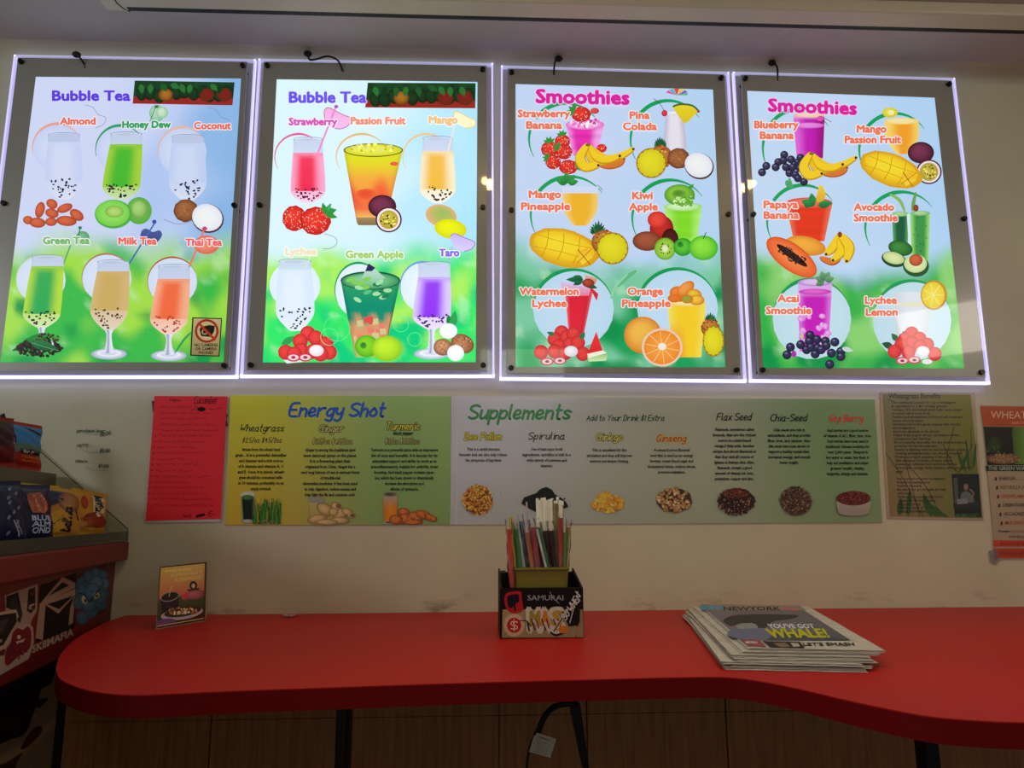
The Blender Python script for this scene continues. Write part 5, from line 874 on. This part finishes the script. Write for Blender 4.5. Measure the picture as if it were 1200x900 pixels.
for i, (ch, x0, x1) in enumerate((('M', 385, 500), ('A', 500, 620), ('S', 630, 760))):
    A.text(ch, X(x0-8), X(x1+8), Y(760), 28, '8c8c80', bold=.07, shear=-.05); 
for i, (ch, x0, x1) in enumerate((('M', 395, 495), ('A', 510, 610), ('S', 640, 745))):
    A.text(ch, X(x0), X(x1), Y(690), 17, ['6c6420', '8c5c20', '7c6820'][i], bold=.05); A.line(Q([(x0+10, 620), (x0+50, 740)]), 1.5, '2c1420'); A.line(Q([(x0+60, 620), (x0+90, 720)]), 1.5, '501c28')
A.line(Q([(280, 635), (350, 640), (400, 700)]), 1.2, '141014'); A.line(Q([(360, 650), (380, 750)]), 2, '241018'); A.line(Q([(620, 770), (680, 800), (770, 765)]), 2.4, '141010', k=4); A.blob(X(760), Y(735), 6, 4.5, '8c541c')
A.poly(Q([(740, 540), (880, 500), (945, 520), (940, 650), (920, 700), (880, 690), (860, 700), (820, 700)]), '0c0b0c'); A.line(Q([(650, 760), (760, 590), (800, 520)]), 3.2, '8c8c84'); A.line(Q([(655, 755), (755, 600)]), 1.6, '241c1c'); A.line(Q([(890, 400), (945, 420), (890, 440), (830, 665)]), 1.0, '8c8c88')
rotart(A, lambda q: q.hand('SO WHEN', X(690), X(1000), Y(525), 8, '9c9c98', w=1.1, halo='0c0b0c', hw=.8), X(845), Y(490), -.98)
A.poly(Q([(885, 310), (925, 315), (920, 355)]), '8c8c88')
A.build('stickers', INK, t)
# olive container inside the tray
OL = mat('olive_plastic', '7a7218', rough=.35, noise_amt=.05, scale=12)
oc = thing('plastic_container', ((xl+xr)/2, -.27, zb+.002), 'square olive green plastic container inside the black tray', 'container')
ox0, ox1, oy0, oy1, oz = FP.pt(603, 690).x, FP.pt(668, 690).x, yf+.008, yf+.094, 1.2125
bm = bmesh.new()
def ringv(x0, x1, y0, y1, z, r=.008, n=4):
    out = []
    for cx, cy, a0 in ((x1-r, y1-r, 0), (x0+r, y1-r, 90), (x0+r, y0+r, 180), (x1-r, y0+r, 270)):
        for k in range(n+1): a = math.radians(a0+90*k/n); out.append(bm.verts.new((cx+r*math.cos(a), cy+r*math.sin(a), z)))
    return out
z0 = zb+.0025; rs = [ringv(ox0+.004, ox1-.004, oy0+.004, oy1-.004, z0), ringv(ox0+.001, ox1-.001, oy0+.001, oy1-.001, oz-.006), ringv(ox0-.0005, ox1+.0005, oy0-.0005, oy1+.0005, oz-.006), ringv(ox0-.0005, ox1+.0005, oy0-.0005, oy1+.0005, oz), ringv(ox0+.002, ox1-.002, oy0+.002, oy1-.002, oz), ringv(ox0+.006, ox1-.006, oy0+.006, oy1-.006, z0+.003)]
for a, b in zip(rs, rs[1:]):
    for k in range(len(a)): bm.faces.new((a[k], a[(k+1) % len(a)], b[(k+1) % len(a)], b[k]))
bm.faces.new(rs[0][::-1]); bm.faces.new(rs[-1]); bmesh.ops.recalc_face_normals(bm, faces=bm.faces); me = bpy.data.meshes.new('m'); bm.to_mesh(me); bm.free(); obj('tub', me, OL, oc)
obj('rim', tube([(ox0, oy0-.0005, oz-.003), (ox1, oy0-.0005, oz-.003)], .0022, 6), OL, oc)
# straws, some in clear film sleeves
FILM = clear('crinkled_film', (.98, .98, .98), .05, .15, (.8, .8, .82), ior=1.25)
def straw(col, p0, p1, r, label, depth, sleeve=False, zlow=None, d2=None, grp='straws in the tray'):
    a = wy(depth).pt(*p0); b = wy(depth if d2 is None else d2).pt(*p1); zlow = z0+.006 if zlow is None else zlow
    dr = (b-a); k = (a.z-zlow)/dr.z; a2 = a-dr*k
    a2.x = min(max(a2.x, ox0+.011), ox1-.011) if depth > -.31 else a2.x; a2.y = min(max(a2.y, oy0+.012), oy1-.012)
    st = thing('straw', tuple(a2), label, 'straw', grp); n = 12; bm = bmesh.new(); T = (b-a2).normalized(); N = T.orthogonal().normalized(); B = T.cross(N); L = []
    for q, rr in ((a2, r), (b, r), (b, r*.82), (a2, r*.82)): L.append([bm.verts.new(q+(N*math.cos(6.2832*j/n)+B*math.sin(6.2832*j/n))*rr) for j in range(n)])
    for x, y in zip(L, L[1:]+L[:1]):
        for j in range(n): bm.faces.new((x[j], x[(j+1) % n], y[(j+1) % n], y[j]))
    bmesh.ops.recalc_face_normals(bm, faces=bm.faces); me = bpy.data.meshes.new('m'); bm.to_mesh(me); bm.free(); me.polygons.foreach_set('use_smooth', [True]*len(me.polygons))
    obj('tube', me, mat('straw_'+col, col, rough=.35, noise_amt=.05), st)
    if sleeve:
        P_ = [a2+(b-a2)*t for t in np.linspace(.45, 1.0, 7)]+[b+T*(sleeve*s_) for s_ in (.3, .65, 1)]
        me = tube(P_, r*1.5, 8, cap=False, r2=r*1.25); 
        for v in me.vertices: v.co += Vector([noise.noise(v.co*170+Vector((k_*9, 0, 0)))*r*.7 for k_ in range(3)])
        obj('film_sleeve', me, FILM, st)
    return st
yy = (-.300, -.290, -.278, -.262)
SR = .0037
straw('e03a20', (600.5, 688), (596.5, 620), .0040, 'thick orange-red straw outside the olive container, at the left end', -.312, .018, zlow=zb+.004)
straw('b8a028', (601, 660), (598, 606), .0040, 'dull yellow straw behind the orange-red straw at the left end', -.300, .0, zlow=z0+.004)
straw('208838', (608, 664), (603.5, 620), .0044, 'green straw leaning left beside the pale grey one', yy[0], .012)
straw('c8d0c0', (613, 664), (605.5, 616), .0040, 'pale grey straw leaning left across the green one', yy[0]+.004, .01)
straw('4c7ca8', (618, 664), (611, 611), .0036, 'blue straw behind the pale grey one', yy[2], .012)
straw('d87840', (624.5, 664), (618, 624), .0044, 'orange straw with a film sleeve left of the crimson straws', yy[1]-.006, .02)
straw('b41c3c', (630, 664), (624.5, 618), .0040, 'crimson straw in a film sleeve, left one of the crimson pair', yy[1]-.008, .016)
straw('901c34', (637, 664), (630, 618), .0040, 'crimson straw in a film sleeve, right one of the crimson pair', yy[1], .016)
straw('146a38', (643, 664), (631.5, 619), .0034, 'dark green straw slanting across the middle of the bunch', yy[0], .01)
straw('d8d8cc', (640, 664), (629.5, 620), .0024, 'thin white straw slanting just left of the dark green straw', yy[0]-.001)
straw('5c1424', (648, 664), (639, 622), .0044, 'maroon straw in the middle behind the dark green straw', yy[2], .016)
straw('4c1020', (652, 664), (646, 622), .0044, 'dark maroon straw left of the tall yellow straw', yy[2]-.006, .016)
straw('b09828', (652.5, 664), (651.5, 590), .0036, 'tall yellow straw rising above the maroon straws', yy[2]+.006, .008)
straw('c81c14', (657.5, 664), (656.8, 607), .0038, 'tall red straw right of the tall yellow straw', yy[0], .022)
straw('5c9420', (662, 664), (661.8, 624), .0032, 'lime green straw at the right end of the bunch', yy[0], .014)
straw('b8a038', (664.5, 664), (666, 618), .0036, 'pale yellow straw at the right corner of the container', yy[1], .014)
straw('a88cb4', (622, 664), (617, 588), .0016, 'very thin tall lilac straw left of the white straws', yy[2])
for k, (x, y) in enumerate(((629.5, 584), (632.5, 586), (635, 583.5), (638, 583), (641, 586), (644, 585), (647, 584), (650, 587), (653.5, 582), (656, 586), (659, 587))):
    straw('e4e4dc', (632+k*2.2, 664), (x, y), .0026, ['leftmost white straw', 'second white straw from the left', 'third white straw from the left', 'fourth white straw from the left', 'fifth white straw from the left', 'middle white straw', 'fifth white straw from the right', 'fourth white straw from the right', 'tallest white straw, third from the right', 'second white straw from the right', 'rightmost white straw'][k]+' in the bunch behind the coloured straws', yy[3]+.003*(k % 3), grp='white straws behind the coloured ones')
# newspapers
NP = mat('newsprint', 'c8c4ba', rough=.7, noise_amt=.10, scale=40); NE = mat('newsprint_edges', '8c8474', rough=.8, noise_amt=.45, scale=220, stretch=(.1, .1, 6))
ztop = CT+.021; TP = hz(ztop); tq = [(819, 708), (946.5, 710), (1036.5, 761.6), (876, 759)]
tl, tr_, br, bl = [TP.pt(*q) for q in tq]
def npaper(dl, dr, rot, z, th, label, art=False, seed=0):
    c = (tl+tr_+br+bl)/4; Rm = Matrix.Rotation(rot, 3, 'Z'); q = [Rm@(p-c)+c+Vector((dl, dr, 0)) for p in (tl, tr_, br, bl)]
    root = thing('newspaper', (q[3].x, q[3].y, z), label, 'newspaper', 'stack of newspapers on the counter')
    leaves = 3; NX, NY = 14, 8
    for k in range(leaves):
        vs = []; fs = []; zz = z+th*(k)/leaves; t_ = th/leaves*.82; sh = Vector((-.002*(leaves-1-k)*math.sin(seed+k), -.0025*(leaves-1-k)*abs(math.cos(seed*2+k)), 0))
        for s_ in (0, 1):
            for j in range(NY+1):
                for i in range(NX+1):
                    u, v = i/NX, j/NY; p = (q[0]*(1-u)+q[1]*u)*(1-v)+(q[3]*(1-u)+q[2]*u)*v+sh
                    edge = max(0, 1-min(u, 1-u, 1-v)*9); wv = .0006*edge*noise.noise(Vector((u*9+seed, v*9, k*3.1)))
                    vs.append((p.x, p.y, zz+s_*t_+wv+(0 if s_ else .0)))
        m_ = NX+1; n2 = (NX+1)*(NY+1)
        for j in range(NY):
            for i in range(NX): a = j*m_+i; fs += [(a, a+m_, a+m_+1, a+1), (n2+a, n2+a+1, n2+a+m_+1, n2+a+m_)]
        for i in range(NX): a = NY*m_+i; fs.append((a, a+1, n2+a+1, n2+a)); fs.append((i+1, i, n2+i, n2+i+1))
        for j in range(NY): a = j*m_; fs.append((a+m_, a, n2+a, n2+a+m_)); a += NX; fs.append((a, a+m_, n2+a+m_, n2+a))
        obj('folded_sheet', pm('m', vs, fs), NP if k != 1 else NE, root)
    return root
st_ = [(-.040, -.030, -.01, 'lowest newspaper of the stack, touching the red counter'), (-.034, -.024, .02, 'second newspaper from the bottom of the stack'), (-.040, -.026, -.02, 'third newspaper from the bottom of the stack'), (-.030, -.020, .015, 'middle newspaper of the stack, fourth from the bottom'), (-.026, -.012, 0, 'third newspaper from the top of the stack'), (-.012, -.006, .01, 'newspaper just under the topmost whale front page')]
hN = (ztop-CT-.0035)/6
for k, (a, b, r, l) in enumerate(st_): npaper(a, b, r, CT+.0005+k*hN, hN*.95, l, seed=k*1.7)
top_ = npaper(0, 0, 0, ztop-.003, .0028, 'topmost newspaper with a whale tail on the front page', seed=9)
A = Art(hz(ztop+.0004), gain=2.8); nw = lambda x: 780+x/4.444; nh = lambda y: 690+y/4.444; Q = lambda L: [(nw(a), nh(b)) for a, b in L]
A.quad(Q([(185, 84), (690, 92), (965, 268), (390, 262)]), flat2('504c50', '4c484c', '343840', '484850'), 8, 6)
A.quad(Q([(180, 80), (700, 88), (735, 112), (215, 108)]), flat2('605850', '605850', '605850', '605850'), 2, 2)
A.text('am', nw(190), nw(300), nh(108), 7, '28688c', bold=.04, shear=-.4); A.text('NEWYORK', nw(305), nw(600), nh(112), 4.2, '141414', bold=.05, shear=-.3); A.line(Q([(600, 100), (690, 112)]), 1.5, '8c4040', cap=False)
A.poly(Q([(300, 165), (345, 140), (430, 133), (560, 133), (690, 138), (650, 158), (570, 168), (535, 190), (505, 215), (470, 212), (462, 190), (400, 178), (345, 196), (318, 185)]), '242424', sm_=1); A.poly(Q([(370, 190), (430, 178), (470, 186), (475, 212), (385, 208)]), '5c5c60', sm_=1); A.poly(Q([(340, 215), (600, 205), (740, 225), (900, 265), (400, 262)]), '44485c', sm_=1); A.poly(Q([(600, 215), (850, 245), (965, 268), (520, 266)]), '2c3038')
A.text("YOU'VE GOT", nw(540), nw(780), nh(205), 5, '90909c', bold=.03, shear=-.6); A.text('WHALE!', nw(550), nw(855), nh(252), 10, '7c7c14', bold=.05, shear=-.75, halo='2c3018', hw=.02)
A.poly(Q([(385, 262), (490, 266), (525, 302), (430, 298)]), '5c3038'); A.poly(Q([(505, 272), (700, 276), (725, 308), (545, 305)]), '1c1814'); A.poly(Q([(560, 285), (620, 280), (650, 300), (600, 305)]), '504438'); A.poly(Q([(650, 282), (690, 284), (700, 300), (665, 302)]), '787068'); A.text("LET'S SMASH", nw(720), nw(985), nh(296), 3.6, '181818', bold=.04, shear=-.5)
A.text('METRO', nw(420), nw(480), nh(285), 2.6, 'b0a098', shear=-.4)
A.build('front_page_print', INK, top_)
